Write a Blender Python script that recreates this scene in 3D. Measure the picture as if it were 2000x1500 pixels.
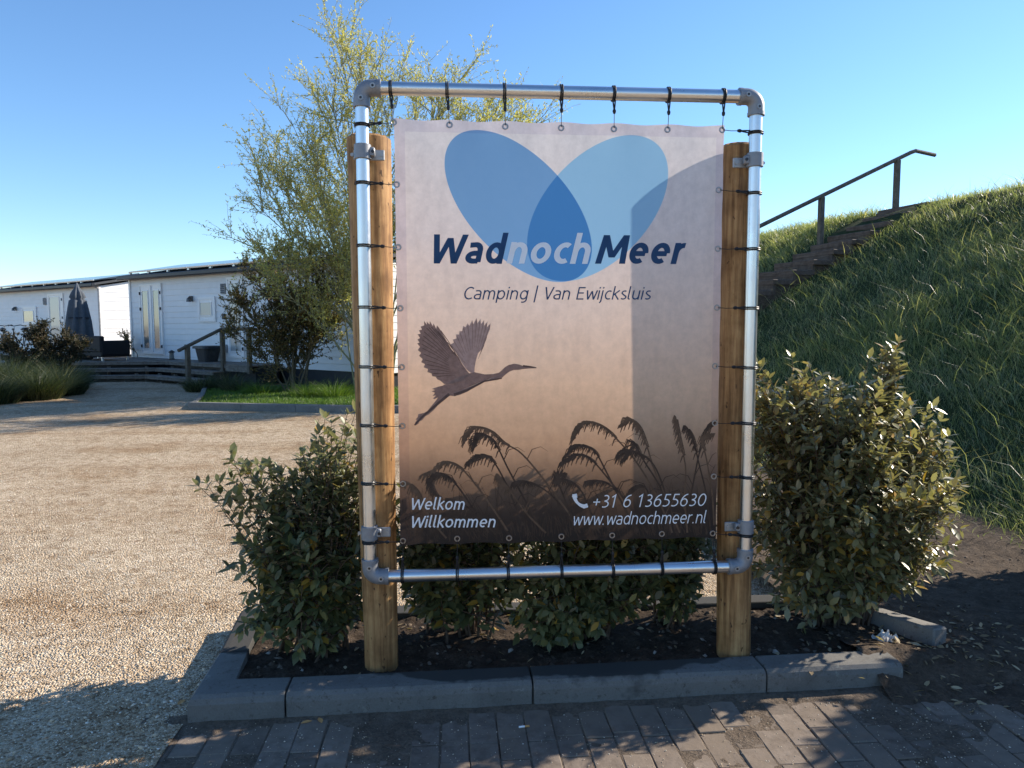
import bpy, math, random
import numpy as np
from mathutils import Vector, Matrix

for o in list(bpy.data.objects):
    bpy.data.objects.remove(o)
S = bpy.context.scene
COL = S.collection
rad = math.radians

# ------------------------------------------------------------------ camera
cam = bpy.data.cameras.new('camera')
cam.sensor_width = 36.0
cam.lens = 25.56
cam.clip_start = 0.05
cam.clip_end = 3000
camo = bpy.data.objects.new('camera', cam)
COL.objects.link(camo)
CAM = Vector((-0.4275, -2.8733, 1.5168))
yaw, pitch, roll = rad(4.509), rad(-4.712), rad(-0.1065)
fw = Vector((math.sin(yaw) * math.cos(pitch), math.cos(yaw) * math.cos(pitch), math.sin(pitch)))
rt = Vector((math.cos(yaw), -math.sin(yaw), 0))
up = rt.cross(fw)
r2 = rt * math.cos(roll) + up * math.sin(roll)
u2 = -rt * math.sin(roll) + up * math.cos(roll)
camo.matrix_world = Matrix(((r2.x, u2.x, -fw.x, CAM.x), (r2.y, u2.y, -fw.y, CAM.y), (r2.z, u2.z, -fw.z, CAM.z), (0, 0, 0, 1)))
S.camera = camo

# ------------------------------------------------------------------ light
SUN_AZ, SUN_EL = rad(21.3), rad(29.5)          # azimuth measured from +X towards +Y
SD = Vector((math.cos(SUN_AZ) * math.cos(SUN_EL), math.sin(SUN_AZ) * math.cos(SUN_EL), math.sin(SUN_EL)))
w = bpy.data.worlds.new('World')
S.world = w
w.use_nodes = True
wn = w.node_tree
sky = wn.nodes.new('ShaderNodeTexSky')
sky.sky_type = 'NISHITA'
sky.sun_disc = False
sky.sun_elevation = SUN_EL
sky.sun_rotation = math.atan2(SD.x, SD.y)
sky.altitude = 0
sky.air_density = 1.0
sky.dust_density = 0.05
sky.ozone_density = 5.0
bg = wn.nodes['Background']
bg.inputs['Strength'].default_value = 0.122
hs = wn.nodes.new('ShaderNodeHueSaturation')
hs.inputs['Saturation'].default_value = 1.06
wn.links.new(sky.outputs[0], hs.inputs['Color'])
wn.links.new(hs.outputs[0], bg.inputs['Color'])
sl = bpy.data.lights.new('sun', 'SUN')
sl.energy = 5.0
sl.angle = rad(0.53)
sl.color = (1.0, 0.90, 0.76)
so = bpy.data.objects.new('sun', sl)
COL.objects.link(so)
so.rotation_mode = 'QUATERNION'
so.rotation_quaternion = SD.to_track_quat('Z', 'Y')
so.location = (20, 8, 20)
S.view_settings.view_transform = 'Standard'
S.view_settings.look = 'None'
S.view_settings.gamma = 1.0
S.view_settings.use_curve_mapping = False
S.view_settings.exposure = 0.88
S.render.engine = 'CYCLES'
S.cycles.max_bounces = 8
S.cycles.transparent_max_bounces = 8
S.cycles.use_denoising = True

rng = np.random.default_rng(7)
random.seed(7)

# ------------------------------------------------------------------ materials
class NT:
    def __init__(self, name):
        self.m = bpy.data.materials.new(name)
        self.m.use_nodes = True
        self.t = self.m.node_tree
        self.p = self.t.nodes['Principled BSDF']
        self.out = self.t.nodes['Material Output']
    def n(self, typ, **kw):
        x = self.t.nodes.new('ShaderNode' + typ)
        for k, v in kw.items():
            if k in x.inputs.keys() if isinstance(k, str) else False:
                x.inputs[k].default_value = v
            else:
                setattr(x, k, v)
        return x
    def l(self, a, b):
        self.t.links.new(a, b)
    def coord(self, kind='Object'):
        if not hasattr(self, '_c'):
            self._c = self.t.nodes.new('ShaderNodeTexCoord')
        return self._c.outputs[kind]
    def noise(self, scale, detail=4, vec=None, rough=0.6, dim='3D'):
        x = self.t.nodes.new('ShaderNodeTexNoise')
        x.inputs['Scale'].default_value = scale
        x.inputs['Detail'].default_value = detail
        x.inputs['Roughness'].default_value = rough
        self.l(vec if vec is not None else self.coord(), x.inputs['Vector'])
        return x.outputs['Fac']
    def ramp(self, fac, stops, interp='LINEAR'):
        x = self.t.nodes.new('ShaderNodeValToRGB')
        cr = x.color_ramp
        cr.interpolation = interp
        while len(cr.elements) < len(stops):
            cr.elements.new(0.5)
        for e, (pos, c) in zip(cr.elements, stops):
            e.position = pos
            e.color = (c[0], c[1], c[2], 1) if len(c) == 3 else c
        self.l(fac, x.inputs['Fac'])
        return x.outputs['Color']
    def mix(self, fac, a, b, blend='MIX'):
        x = self.t.nodes.new('ShaderNodeMix')
        x.data_type = 'RGBA'
        x.blend_type = blend
        ins = [i for i in x.inputs if i.enabled or True]
        F, A, B = x.inputs[0], x.inputs[6], x.inputs[7]
        for sock, v in ((F, fac), (A, a), (B, b)):
            if hasattr(v, 'links'):
                self.l(v, sock)
            elif isinstance(v, (int, float)):
                sock.default_value = v
            else:
                sock.default_value = (v[0], v[1], v[2], 1)
        return x.outputs[2]
    def math(self, op, a, b=0.0, c=0.0, clamp=False):
        x = self.t.nodes.new('ShaderNodeMath')
        x.operation = op
        x.use_clamp = clamp
        for i, v in enumerate((a, b, c)):
            if hasattr(v, 'links'):
                self.l(v, x.inputs[i])
            else:
                x.inputs[i].default_value = v
        return x.outputs[0]
    def bump(self, h, strength=0.5, dist=0.01):
        x = self.t.nodes.new('ShaderNodeBump')
        x.inputs['Strength'].default_value = strength
        x.inputs['Distance'].default_value = dist
        self.l(h, x.inputs['Height'])
        self.l(x.outputs[0], self.p.inputs['Normal'])
        return x.outputs[0]
    def base(self, c):
        if hasattr(c, 'links'):
            self.l(c, self.p.inputs['Base Color'])
        else:
            self.p.inputs['Base Color'].default_value = (c[0], c[1], c[2], 1)
    def set(self, **kw):
        for k, v in kw.items():
            self.p.inputs[k.replace('_', ' ')].default_value = v

def simple(name, c, rough=0.6, metal=0.0, var=0.25, scale=12, bump=0.0, spec=0.4):
    n = NT(name)
    f = n.noise(scale, 5)
    lo = [max(0, k * (1 - var)) for k in c]
    hi = [min(1, k * (1 + var)) for k in c]
    n.base(n.ramp(f, [(0.3, lo), (0.7, hi)]))
    n.set(Roughness=rough, Metallic=metal)
    n.p.inputs['Specular IOR Level'].default_value = spec
    if bump:
        n.bump(n.noise(scale * 6, 4), bump, 0.004)
    return n.m

def leafmat(name, stops, under, rough=0.45, trans=0.3, objrand=False, spec=0.5):
    n = NT(name)
    if objrand:
        r = n.t.nodes.new('ShaderNodeObjectInfo').outputs['Random']
    else:
        r = n.t.nodes.new('ShaderNodeNewGeometry').outputs['Random Per Island']
    top = n.ramp(r, stops)
    if under is not None:
        bf = n.t.nodes.new('ShaderNodeNewGeometry').outputs['Backfacing']
        c = n.mix(n.math('MULTIPLY', bf, 0.7), top, under)
    else:
        c = top
    n.base(c)
    n.set(Roughness=rough)
    n.p.inputs['Specular IOR Level'].default_value = spec
    tr = n.t.nodes.new('ShaderNodeBsdfTranslucent')
    n.l(n.mix(1.0, c, (1.5, 1.5, 0.6), 'MULTIPLY'), tr.inputs['Color'])
    mx = n.t.nodes.new('ShaderNodeMixShader')
    mx.inputs[0].default_value = trans
    n.l(n.p.outputs[0], mx.inputs[1])
    n.l(tr.outputs[0], mx.inputs[2])
    n.l(mx.outputs[0], n.out.inputs['Surface'])
    return n.m

M = {}
# gravel ground
def gravel_mat():
    n = NT('gravel')
    co = n.coord()
    v = n.t.nodes.new('ShaderNodeTexVoronoi')
    v.inputs['Scale'].default_value = 95
    n.l(co, v.inputs['Vector'])
    sep = n.t.nodes.new('ShaderNodeSeparateColor')
    n.l(v.outputs['Color'], sep.inputs[0])
    stone = n.ramp(sep.outputs[0], [(0.0, (0.28, 0.205, 0.13)), (0.35, (0.52, 0.405, 0.275)), (0.7, (0.64, 0.52, 0.375)), (1.0, (0.74, 0.65, 0.51))])
    big = n.noise(0.9, 5)
    tint = n.ramp(big, [(0.32, (0.74, 0.64, 0.54)), (0.5, (0.96, 0.94, 0.92)), (0.68, (1.06, 1.06, 1.06))])
    mid = n.noise(9, 5, rough=0.7)
    tint2 = n.ramp(mid, [(0.32, (0.62, 0.55, 0.48)), (0.55, (1.0, 1.0, 1.0))])
    c = n.mix(1.0, n.mix(1.0, stone, tint, 'MULTIPLY'), tint2, 'MULTIPLY')
    mpt = n.t.nodes.new('ShaderNodeMapping')          # worn wheel tracks running along the yard
    mpt.inputs['Rotation'].default_value = (0, 0, rad(24))
    mpt.inputs['Scale'].default_value = (0.16, 1.7, 1)
    n.l(co, mpt.inputs['Vector'])
    trk = n.noise(1.0, 4, vec=mpt.outputs[0], rough=0.6)
    c = n.mix(1.0, c, n.ramp(trk, [(0.36, (0.86, 0.81, 0.76)), (0.5, (1, 1, 1)), (0.66, (1.05, 1.05, 1.06))]), 'MULTIPLY')
    n.base(c)
    n.set(Roughness=0.95)
    n.p.inputs['Specular IOR Level'].default_value = 0.15
    h = n.math('ADD', n.math('MULTIPLY', v.outputs['Distance'], -1.0), n.math('MULTIPLY', mid, 1.2))
    n.bump(h, 0.9, 0.02)
    return n.m
M['gravel'] = gravel_mat()
M['pebble'] = leafmat('pebble', [(0, (0.26, 0.19, 0.12)), (0.3, (0.51, 0.40, 0.27)), (0.65, (0.64, 0.52, 0.375)), (0.92, (0.72, 0.63, 0.51)), (1, (0.80, 0.75, 0.66))], None, 0.9, 0.0, spec=0.2)

def soil_mat(name, a, b, c):
    n = NT(name)
    f = n.noise(14, 8, rough=0.72)
    g = n.noise(90, 4, rough=0.7)
    col = n.ramp(f, [(0.28, a), (0.5, b), (0.75, c)])
    col = n.mix(0.6, col, n.ramp(g, [(0.35, (0.5, 0.5, 0.5)), (0.65, (1.15, 1.12, 1.08))]), 'MULTIPLY')
    n.base(col)
    n.set(Roughness=0.97)
    n.p.inputs['Specular IOR Level'].default_value = 0.1
    n.bump(n.math('ADD', f, n.math('MULTIPLY', g, 0.4)), 0.8, 0.03)
    return n.m
M['soil'] = soil_mat('soil', (0.030, 0.022, 0.016), (0.062, 0.046, 0.034), (0.12, 0.093, 0.07))
M['earth'] = soil_mat('earth', (0.055, 0.041, 0.031), (0.105, 0.08, 0.06), (0.17, 0.135, 0.105))
M['clod'] = leafmat('clod', [(0, (0.04, 0.03, 0.022)), (0.6, (0.10, 0.075, 0.055)), (0.93, (0.17, 0.135, 0.105)), (1, (0.4, 0.36, 0.31))], None, 0.97, 0.0, spec=0.1)

def concrete(name, c, wet=False):
    n = NT(name)
    f = n.noise(5, 6, rough=0.65)
    g = n.noise(160, 3)
    col = n.ramp(f, [(0.25, [k * 0.72 for k in c]), (0.5, c), (0.8, [k * 1.18 for k in c])])
    col = n.mix(0.5, col, n.ramp(g, [(0.3, (0.75, 0.75, 0.75)), (0.7, (1.1, 1.1, 1.1))]), 'MULTIPLY')
    sp = n.noise(38, 6, rough=0.75)          # dirt specks and lichen
    col = n.mix(n.ramp(sp, [(0.56, (0, 0, 0)), (0.66, (0.75, 0.75, 0.75))]), col, (0.075, 0.062, 0.048))
    lc = n.noise(17, 5, rough=0.8)
    col = n.mix(n.ramp(lc, [(0.60, (0, 0, 0)), (0.68, (0.6, 0.6, 0.6))]), col, (0.28, 0.27, 0.23))
    if wet:
        # dark damp stain with its own ragged edge along the back of the top face
        geo = n.t.nodes.new('ShaderNodeNewGeometry')
        sep = n.t.nodes.new('ShaderNodeSeparateXYZ')
        n.l(geo.outputs['Position'], sep.inputs[0])
        edge = n.math('ADD', n.math('MULTIPLY', n.noise(5, 5, vec=geo.outputs['Position']), 0.16), sep.outputs['Y'])
        fall = n.math('MAXIMUM', n.math('SUBTRACT', n.math('ABSOLUTE', n.math('ADD', sep.outputs['X'], 0.05)), 0.42), 0.0)
        edge = n.math('SUBTRACT', edge, n.math('MULTIPLY', fall, 0.35))
        m1 = n.math('MULTIPLY', n.math('SUBTRACT', edge, -0.025), 60.0, clamp=True)
        col = n.mix(m1, col, [k * 0.32 for k in c])
    n.base(col)
    n.set(Roughness=0.88)
    n.p.inputs['Specular IOR Level'].default_value = 0.25
    n.bump(n.math('ADD', n.math('MULTIPLY', f, 2.0), g), 0.25, 0.004)
    return n.m
M['kerb'] = concrete('kerb_concrete', (0.165, 0.158, 0.145), True)
M['block'] = concrete('block_concrete', (0.20, 0.19, 0.175))
def brick_mat():
    n = NT('paver_brick')
    r = n.t.nodes.new('ShaderNodeObjectInfo').outputs['Random']
    geo = n.t.nodes.new('ShaderNodeNewGeometry')
    P = geo.outputs['Position']
    f = n.noise(22, 6, vec=P, rough=0.7)
    g = n.noise(2.6, 5, vec=P, rough=0.6)
    c = n.ramp(r, [(0, (0.155, 0.125, 0.10)), (0.5, (0.195, 0.158, 0.128)), (1, (0.24, 0.196, 0.158))])
    c = n.mix(1.0, c, n.ramp(f, [(0.3, (0.62, 0.6, 0.58)), (0.6, (1.05, 1.05, 1.05))]), 'MULTIPLY')
    c = n.mix(n.ramp(g, [(0.44, (0, 0, 0)), (0.60, (0.8, 0.8, 0.8))]), c, (0.20, 0.158, 0.12))
    n.base(c)
    n.set(Roughness=0.92)
    n.p.inputs['Specular IOR Level'].default_value = 0.2
    n.bump(f, 0.5, 0.006)
    return n.m
M['brick'] = brick_mat()

def wood_mat(name, stops, axis='Z', scale=1.0, rough=0.7, knots=True):
    n = NT(name)
    mp = n.t.nodes.new('ShaderNodeMapping')
    sc = {'X': (0.06, 1, 1), 'Y': (1, 0.06, 1), 'Z': (1, 1, 0.06)}[axis]
    mp.inputs['Scale'].default_value = [k * scale for k in sc]
    n.l(n.coord(), mp.inputs['Vector'])
    f = n.noise(60, 6, vec=mp.outputs[0], rough=0.65)
    g = n.noise(9, 4, rough=0.6)
    c = n.ramp(f, stops)
    c = n.mix(0.8, c, n.ramp(g, [(0.32, (0.55, 0.5, 0.45)), (0.58, (1.05, 1.05, 1.05))]), 'MULTIPLY')
    if knots:
        mp2 = n.t.nodes.new('ShaderNodeMapping')
        mp2.inputs['Scale'].default_value = [{'X': .5, 'Y': .5, 'Z': .5}[axis] if k == 'XYZ'.index(axis) else 1 for k in range(3)]
        n.l(n.coord(), mp2.inputs['Vector'])
        k = n.noise(46, 2, vec=mp2.outputs[0])
        c = n.mix(n.ramp(k, [(0.66, (0, 0, 0)), (0.72, (1, 1, 1))]), c, (0.07, 0.035, 0.016))
    n.base(c)
    n.set(Roughness=rough)
    n.p.inputs['Specular IOR Level'].default_value = 0.25
    n.bump(f, 0.5, 0.004)
    return n.m
M['post'] = wood_mat('post_wood', [(0.25, (0.10, 0.048, 0.020)), (0.46, (0.29, 0.155, 0.062)), (0.78, (0.56, 0.345, 0.15))])
M['deckwood'] = wood_mat('deck_wood', [(0.3, (0.13, 0.115, 0.10)), (0.7, (0.26, 0.235, 0.205))], 'X', knots=False)
M['dust'] = soil_mat('dust', (0.105, 0.082, 0.062), (0.165, 0.13, 0.10), (0.22, 0.178, 0.14))
M['railwood'] = wood_mat('rail_wood', [(0.3, (0.085, 0.075, 0.06)), (0.7, (0.17, 0.15, 0.12))], 'Z', knots=False)
M['sleeper'] = wood_mat('sleeper_wood', [(0.3, (0.075, 0.055, 0.045)), (0.7, (0.17, 0.128, 0.10))], 'Y', knots=False)
M['bark'] = simple('bark', (0.11, 0.09, 0.06), 0.9, var=0.4, scale=30)
M['stem'] = simple('stem', (0.085, 0.055, 0.035), 0.8, var=0.4, scale=40)
M['willowbark'] = simple('willow_bark', (0.26, 0.25, 0.14), 0.8, var=0.4, scale=20)

def metal_mat(name, c, rough, var=0.12, scale=20, metal=1.0):
    n = NT(name)
    f = n.noise(scale, 6, rough=0.7)
    n.base(n.ramp(f, [(0.3, [k * (1 - var) for k in c]), (0.7, [min(1, k * (1 + var)) for k in c])]))
    n.l(n.ramp(f, [(0.3, [rough * 0.8] * 3), (0.7, [rough * 1.3] * 3)]), n.p.inputs['Roughness'])
    n.set(Metallic=metal)
    n.bump(n.noise(scale * 8, 3), 0.06, 0.002)
    return n.m
M['pipe'] = metal_mat('galvanised_pipe', (0.72, 0.73, 0.74), 0.30, 0.05, 6)
M['fitting'] = metal_mat('galvanised_fitting', (0.25, 0.26, 0.28), 0.5, 0.15, 40, metal=0.4)
M['plate'] = metal_mat('steel_plate', (0.36, 0.37, 0.38), 0.45, 0.15, 30, metal=0.6)
M['black'] = simple('black_rubber', (0.012, 0.012, 0.014), 0.5, var=0.3)
M['brass'] = metal_mat('eyelet_metal', (0.35, 0.35, 0.36), 0.35)
M['darkbolt'] = simple('bolt', (0.05, 0.05, 0.055), 0.4, metal=0.8)
M['white'] = simple('white_siding', (0.74, 0.75, 0.76), 0.5, var=0.04, scale=3)
M['whiteframe'] = simple('white_frame', (0.80, 0.80, 0.80), 0.35, var=0.03)
M['dark'] = simple('dark_trim', (0.018, 0.021, 0.028), 0.45, var=0.25)
M['anthracite'] = simple('anthracite', (0.05, 0.055, 0.062), 0.5)
M['panel'] = simple('solar_panel', (0.02, 0.028, 0.05), 0.12, var=0.2, spec=0.6)
M['alu'] = metal_mat('aluminium', (0.6, 0.6, 0.6), 0.4)
M['roof'] = simple('roof_sheet', (0.05, 0.055, 0.062), 0.6)
M['wicker'] = simple('wicker', (0.006, 0.006, 0.008), 0.7, var=0.4, scale=60, bump=0.5)
M['parasol'] = simple('parasol_cloth', (0.085, 0.10, 0.12), 0.9, var=0.15)
M['bin'] = simple('bin_plastic', (0.035, 0.038, 0.042), 0.5)
M['vent'] = simple('vent_grey', (0.32, 0.33, 0.34), 0.5)
M['paper'] = simple('litter_paper', (0.62, 0.60, 0.56), 0.8, var=0.2)
M['filter'] = simple('cigarette_filter', (0.55, 0.28, 0.10), 0.8)
M['lampmat'] = simple('lamp_grey', (0.12, 0.12, 0.125), 0.4, metal=0.5)
def glass_mat(name, c, rough):
    n = NT(name)
    n.base(c)
    n.set(Roughness=rough, IOR=1.5)
    n.p.inputs['Specular IOR Level'].default_value = 1.0
    n.p.inputs['Coat Weight'].default_value = 0.6
    n.p.inputs['Coat Roughness'].default_value = 0.03
    return n.m
M['glass'] = glass_mat('window_glass', (0.16, 0.18, 0.18), 0.12)
M['frosted'] = glass_mat('frosted_glass', (0.33, 0.36, 0.37), 0.35)

SHRUB_STOPS = [(0.0, (0.064, 0.074, 0.030)), (0.45, (0.118, 0.128, 0.050)), (0.80, (0.18, 0.18, 0.076)), (0.92, (0.25, 0.215, 0.07)), (0.97, (0.36, 0.22, 0.035)), (1.0, (0.42, 0.24, 0.04))]
SHRUB_Y = [(0.0, (0.12, 0.118, 0.050)), (0.45, (0.20, 0.19, 0.082)), (0.78, (0.28, 0.255, 0.125)), (0.89, (0.36, 0.27, 0.08)), (0.95, (0.46, 0.25, 0.035)), (1.0, (0.48, 0.28, 0.05))]
UNDER = (0.25, 0.24, 0.18)
M['leaf'] = leafmat('shrub_leaf', SHRUB_STOPS, UNDER, 0.45, 0.25, spec=0.5)
M['leafo'] = leafmat('shrub_leaf_single', SHRUB_STOPS, UNDER, 0.45, 0.25, True, spec=0.5)
M['leafy'] = leafmat('shrub_leaf_yellowing', SHRUB_Y, UNDER, 0.38, 0.28, spec=0.8)
M['leafyo'] = leafmat('shrub_leaf_yellowing_single', SHRUB_Y, UNDER, 0.38, 0.28, True, spec=0.8)
M['willowleaf'] = leafmat('willow_leaf', [(0, (0.30, 0.31, 0.12)), (0.5, (0.43, 0.41, 0.165)), (1, (0.56, 0.49, 0.19))], None, 0.5, 0.45)
M['darkleaf'] = leafmat('bronze_shrub_leaf', [(0, (0.055, 0.055, 0.024)), (0.5, (0.12, 0.105, 0.042)), (0.85, (0.21, 0.155, 0.06)), (1, (0.30, 0.17, 0.065))], None, 0.5, 0.4)
M['brownleaf'] = leafmat('brown_shrub_leaf', [(0, (0.02, 0.024, 0.014)), (0.7, (0.045, 0.045, 0.024)), (1, (0.13, 0.088, 0.05))], None, 0.6, 0.25)
M['grass'] = leafmat('dike_grass', [(0, (0.11, 0.14, 0.08)), (0.4, (0.18, 0.22, 0.125)), (0.75, (0.26, 0.295, 0.17)), (0.9, (0.36, 0.36, 0.23)), (1, (0.50, 0.45, 0.32))], None, 0.40, 0.5)
M['ornagrass'] = leafmat('ornamental_grass', [(0, (0.020, 0.032, 0.016)), (0.5, (0.042, 0.062, 0.028)), (0.9, (0.085, 0.105, 0.048)), (1, (0.22, 0.20, 0.10))], None, 0.5, 0.3)
M['lawngrass'] = leafmat('lawn_grass', [(0, (0.05, 0.10, 0.018)), (0.6, (0.09, 0.17, 0.03)), (1, (0.15, 0.22, 0.05))], None, 0.5, 0.4)
M['lawn'] = simple('lawn_ground', (0.045, 0.075, 0.02), 0.9, var=0.4, scale=8)
M['dikeground'] = soil_mat('dike_ground', (0.022, 0.030, 0.012), (0.04, 0.055, 0.02), (0.07, 0.08, 0.035))
M['dryleaf'] = leafmat('dry_leaf', [(0, (0.16, 0.11, 0.06)), (0.5, (0.30, 0.23, 0.13)), (1, (0.48, 0.40, 0.26))], None, 0.8, 0.2)

# ------------------------------------------------------------------ mesh helpers
def link(o, parent=None):
    COL.objects.link(o)
    if parent is not None:
        o.parent = parent
    return o
def tag(o, label=None, cat=None, group=None, kind=None):
    if label: o['label'] = label
    if cat: o['category'] = cat
    if group: o['group'] = group
    if kind: o['kind'] = kind
    return o
def empty(name, loc=(0, 0, 0), rz=0.0):
    o = bpy.data.objects.new(name, None)
    o.empty_display_size = 0.1
    o.location = loc
    o.rotation_euler = (0, 0, rz)
    return link(o)
def mesh_obj(name, verts, faces, mat, parent=None, smooth=False):
    me = bpy.data.meshes.new(name)
    me.from_pydata([tuple(map(float, v)) for v in verts], [], faces)
    if mat is not None: me.materials.append(mat)
    if smooth:
        me.polygons.foreach_set('use_smooth', [True] * len(me.polygons))
    me.update()
    o = bpy.data.objects.new(name, me)
    return link(o, parent)
def np_mesh(name, verts, tris, mat, parent=None, smooth=False):
    """big triangle meshes from numpy arrays"""
    verts = np.asarray(verts, dtype=np.float32).reshape(-1, 3)
    tris = np.asarray(tris, dtype=np.int32).reshape(-1, 3)
    me = bpy.data.meshes.new(name)
    me.vertices.add(len(verts)); me.vertices.foreach_set('co', verts.ravel())
    me.loops.add(len(tris) * 3); me.loops.foreach_set('vertex_index', tris.ravel())
    me.polygons.add(len(tris))
    me.polygons.foreach_set('loop_start', np.arange(0, len(tris) * 3, 3, dtype=np.int32))
    me.polygons.foreach_set('loop_total', np.full(len(tris), 3, dtype=np.int32))
    if smooth: me.polygons.foreach_set('use_smooth', np.ones(len(tris), dtype=bool))
    me.materials.append(mat)
    me.update(calc_edges=True)
    me.validate()
    o = bpy.data.objects.new(name, me)
    return link(o, parent)

class MB:
    """collects boxes, tubes and lathes into one mesh"""
    def __init__(self): self.v = []; self.f = []
    def add(self, v, f):
        b = len(self.v); self.v += [tuple(map(float, k)) for k in v]; self.f += [tuple(b + i for i in q) for q in f]
        return self
    def box(self, c, s, R=None, bev=0.0):
        hx, hy, hz = [k / 2 for k in s]
        b = min(bev, hx * .9, hy * .9, hz * .9)
        vs = []; fs = []
        if b <= 0:
            vs = [(x, y, z) for x in (-hx, hx) for y in (-hy, hy) for z in (-hz, hz)]
            fs = [(0, 1, 3, 2), (4, 6, 7, 5), (0, 4, 5, 1), (2, 3, 7, 6), (0, 2, 6, 4), (1, 5, 7, 3)]
        else:
            # chamfered box: 24 verts
            idx = {}
            for sx in (-1, 1):
                for sy in (-1, 1):
                    for sz in (-1, 1):
                        for ax in range(3):
                            p = [sx * (hx - b), sy * (hy - b), sz * (hz - b)]
                            p[ax] = (sx * hx, sy * hy, sz * hz)[ax]
                            idx[(sx, sy, sz, ax)] = len(vs); vs.append(tuple(p))
            I = lambda *k: idx[k]
            for ax in range(3):
                o1, o2 = (ax + 1) % 3, (ax + 2) % 3
                for s_ in (-1, 1):
                    q = []
                    for a, c2 in ((-1, -1), (1, -1), (1, 1), (-1, 1)):
                        k = [0, 0, 0]; k[ax] = s_; k[o1] = a; k[o2] = c2
                        q.append(I(k[0], k[1], k[2], ax))
                    fs.append(tuple(q) if s_ > 0 else tuple(reversed(q)))
            for ax in range(3):       # edges parallel to ax
                o1, o2 = (ax + 1) % 3, (ax + 2) % 3
                for a in (-1, 1):
                    for c2 in (-1, 1):
                        k0 = [0, 0, 0]; k0[ax] = -1; k0[o1] = a; k0[o2] = c2
                        k1 = list(k0); k1[ax] = 1
                        q = [I(*k0, o1), I(*k1, o1), I(*k1, o2), I(*k0, o2)]
                        fs.append(tuple(q) if a * c2 < 0 else tuple(reversed(q)))
            for sx in (-1, 1):
                for sy in (-1, 1):
                    for sz in (-1, 1):
                        q = [I(sx, sy, sz, 0), I(sx, sy, sz, 1), I(sx, sy, sz, 2)]
                        fs.append(tuple(q) if sx * sy * sz > 0 else tuple(reversed(q)))
        if R is not None: vs = [R @ Vector(p) for p in vs]
        return self.add([(p[0] + c[0], p[1] + c[1], p[2] + c[2]) for p in vs], fs)
    def tube(self, pts, r, n=12, caps=True, flat=1.0):
        P = [Vector(p) for p in pts]
        rs = r if hasattr(r, '__len__') else [r] * len(P)
        ref = None; rings = []
        for i, p in enumerate(P):
            t = (P[min(i + 1, len(P) - 1)] - P[max(i - 1, 0)]).normalized()
            if ref is None:
                ref = Vector((0, 0, 1)) if abs(t.z) < 0.9 else Vector((1, 0, 0))
            a = (ref - t * ref.dot(t)).normalized(); ref = a
            b = t.cross(a)
            rings.append([p + (a * math.cos(2 * math.pi * k / n) + b * math.sin(2 * math.pi * k / n) * flat) * rs[i] for k in range(n)])
        v = [q for rg in rings for q in rg]
        f = [(i * n + k, i * n + (k + 1) % n, (i + 1) * n + (k + 1) % n, (i + 1) * n + k) for i in range(len(P) - 1) for k in range(n)]
        if caps:
            f.append(tuple(reversed(range(n)))); f.append(tuple((len(P) - 1) * n + k for k in range(n)))
        return self.add(v, f)
    def torus(self, c, axis, R, r, n=20, m=8):
        ax = Vector(axis).normalized()
        a = Vector((0, 0, 1)) if abs(ax.z) < .9 else Vector((1, 0, 0))
        a = (a - ax * a.dot(ax)).normalized(); b = ax.cross(a)
        v = []
        for i in range(n):
            d = a * math.cos(2 * math.pi * i / n) + b * math.sin(2 * math.pi * i / n)
            for k in range(m):
                v.append(Vector(c) + d * (R + r * math.cos(2 * math.pi * k / m)) + ax * r * math.sin(2 * math.pi * k / m))
        f = [(i * m + k, ((i + 1) % n) * m + k, ((i + 1) % n) * m + (k + 1) % m, i * m + (k + 1) % m) for i in range(n) for k in range(m)]
        return self.add(v, f)
    def build(self, name, mat, parent=None, smooth=False):
        o = mesh_obj(name, self.v, self.f, mat, parent, smooth)
        if smooth:
            o.data.set_sharp_from_angle(angle=rad(40))
        return o
def box_obj(name, c, s, mat, parent=None, R=None, bev=0.0):
    return MB().box(c, s, R, bev).build(name, mat, parent)

def vnoise(x, y, seed=0):
    """smooth value noise on arrays"""
    x = np.asarray(x, float); y = np.asarray(y, float)
    xi = np.floor(x).astype(int); yi = np.floor(y).astype(int)
    fx = x - xi; fy = y - yi
    fx = fx * fx * (3 - 2 * fx); fy = fy * fy * (3 - 2 * fy)
    def h(a, b):
        k = np.sin(a * 127.1 + b * 311.7 + seed * 74.7) * 43758.5453
        return k - np.floor(k)
    return (h(xi, yi) * (1 - fx) + h(xi + 1, yi) * fx) * (1 - fy) + (h(xi, yi + 1) * (1 - fx) + h(xi + 1, yi + 1) * fx) * fy
def fbm(x, y, o=4, seed=0):
    t = 0; a = 0.5
    for k in range(o):
        t = t + a * (vnoise(x * 2 ** k, y * 2 ** k, seed + k) - 0.5); a *= 0.55
    return t
def grid_obj(name, xs, ys, zf, mat, parent=None, smooth=True):
    X, Y = np.meshgrid(xs, ys)
    Z = zf(X, Y)
    nx, ny = len(xs), len(ys)
    V = np.stack([X, Y, Z], -1).reshape(-1, 3)
    i = (np.arange(ny - 1)[:, None] * nx + np.arange(nx - 1)[None, :]).ravel()
    T = np.concatenate([np.stack([i, i + 1, i + nx + 1], -1), np.stack([i, i + nx + 1, i + nx], -1)])
    return np_mesh(name, V, T, mat, parent, smooth)

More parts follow.
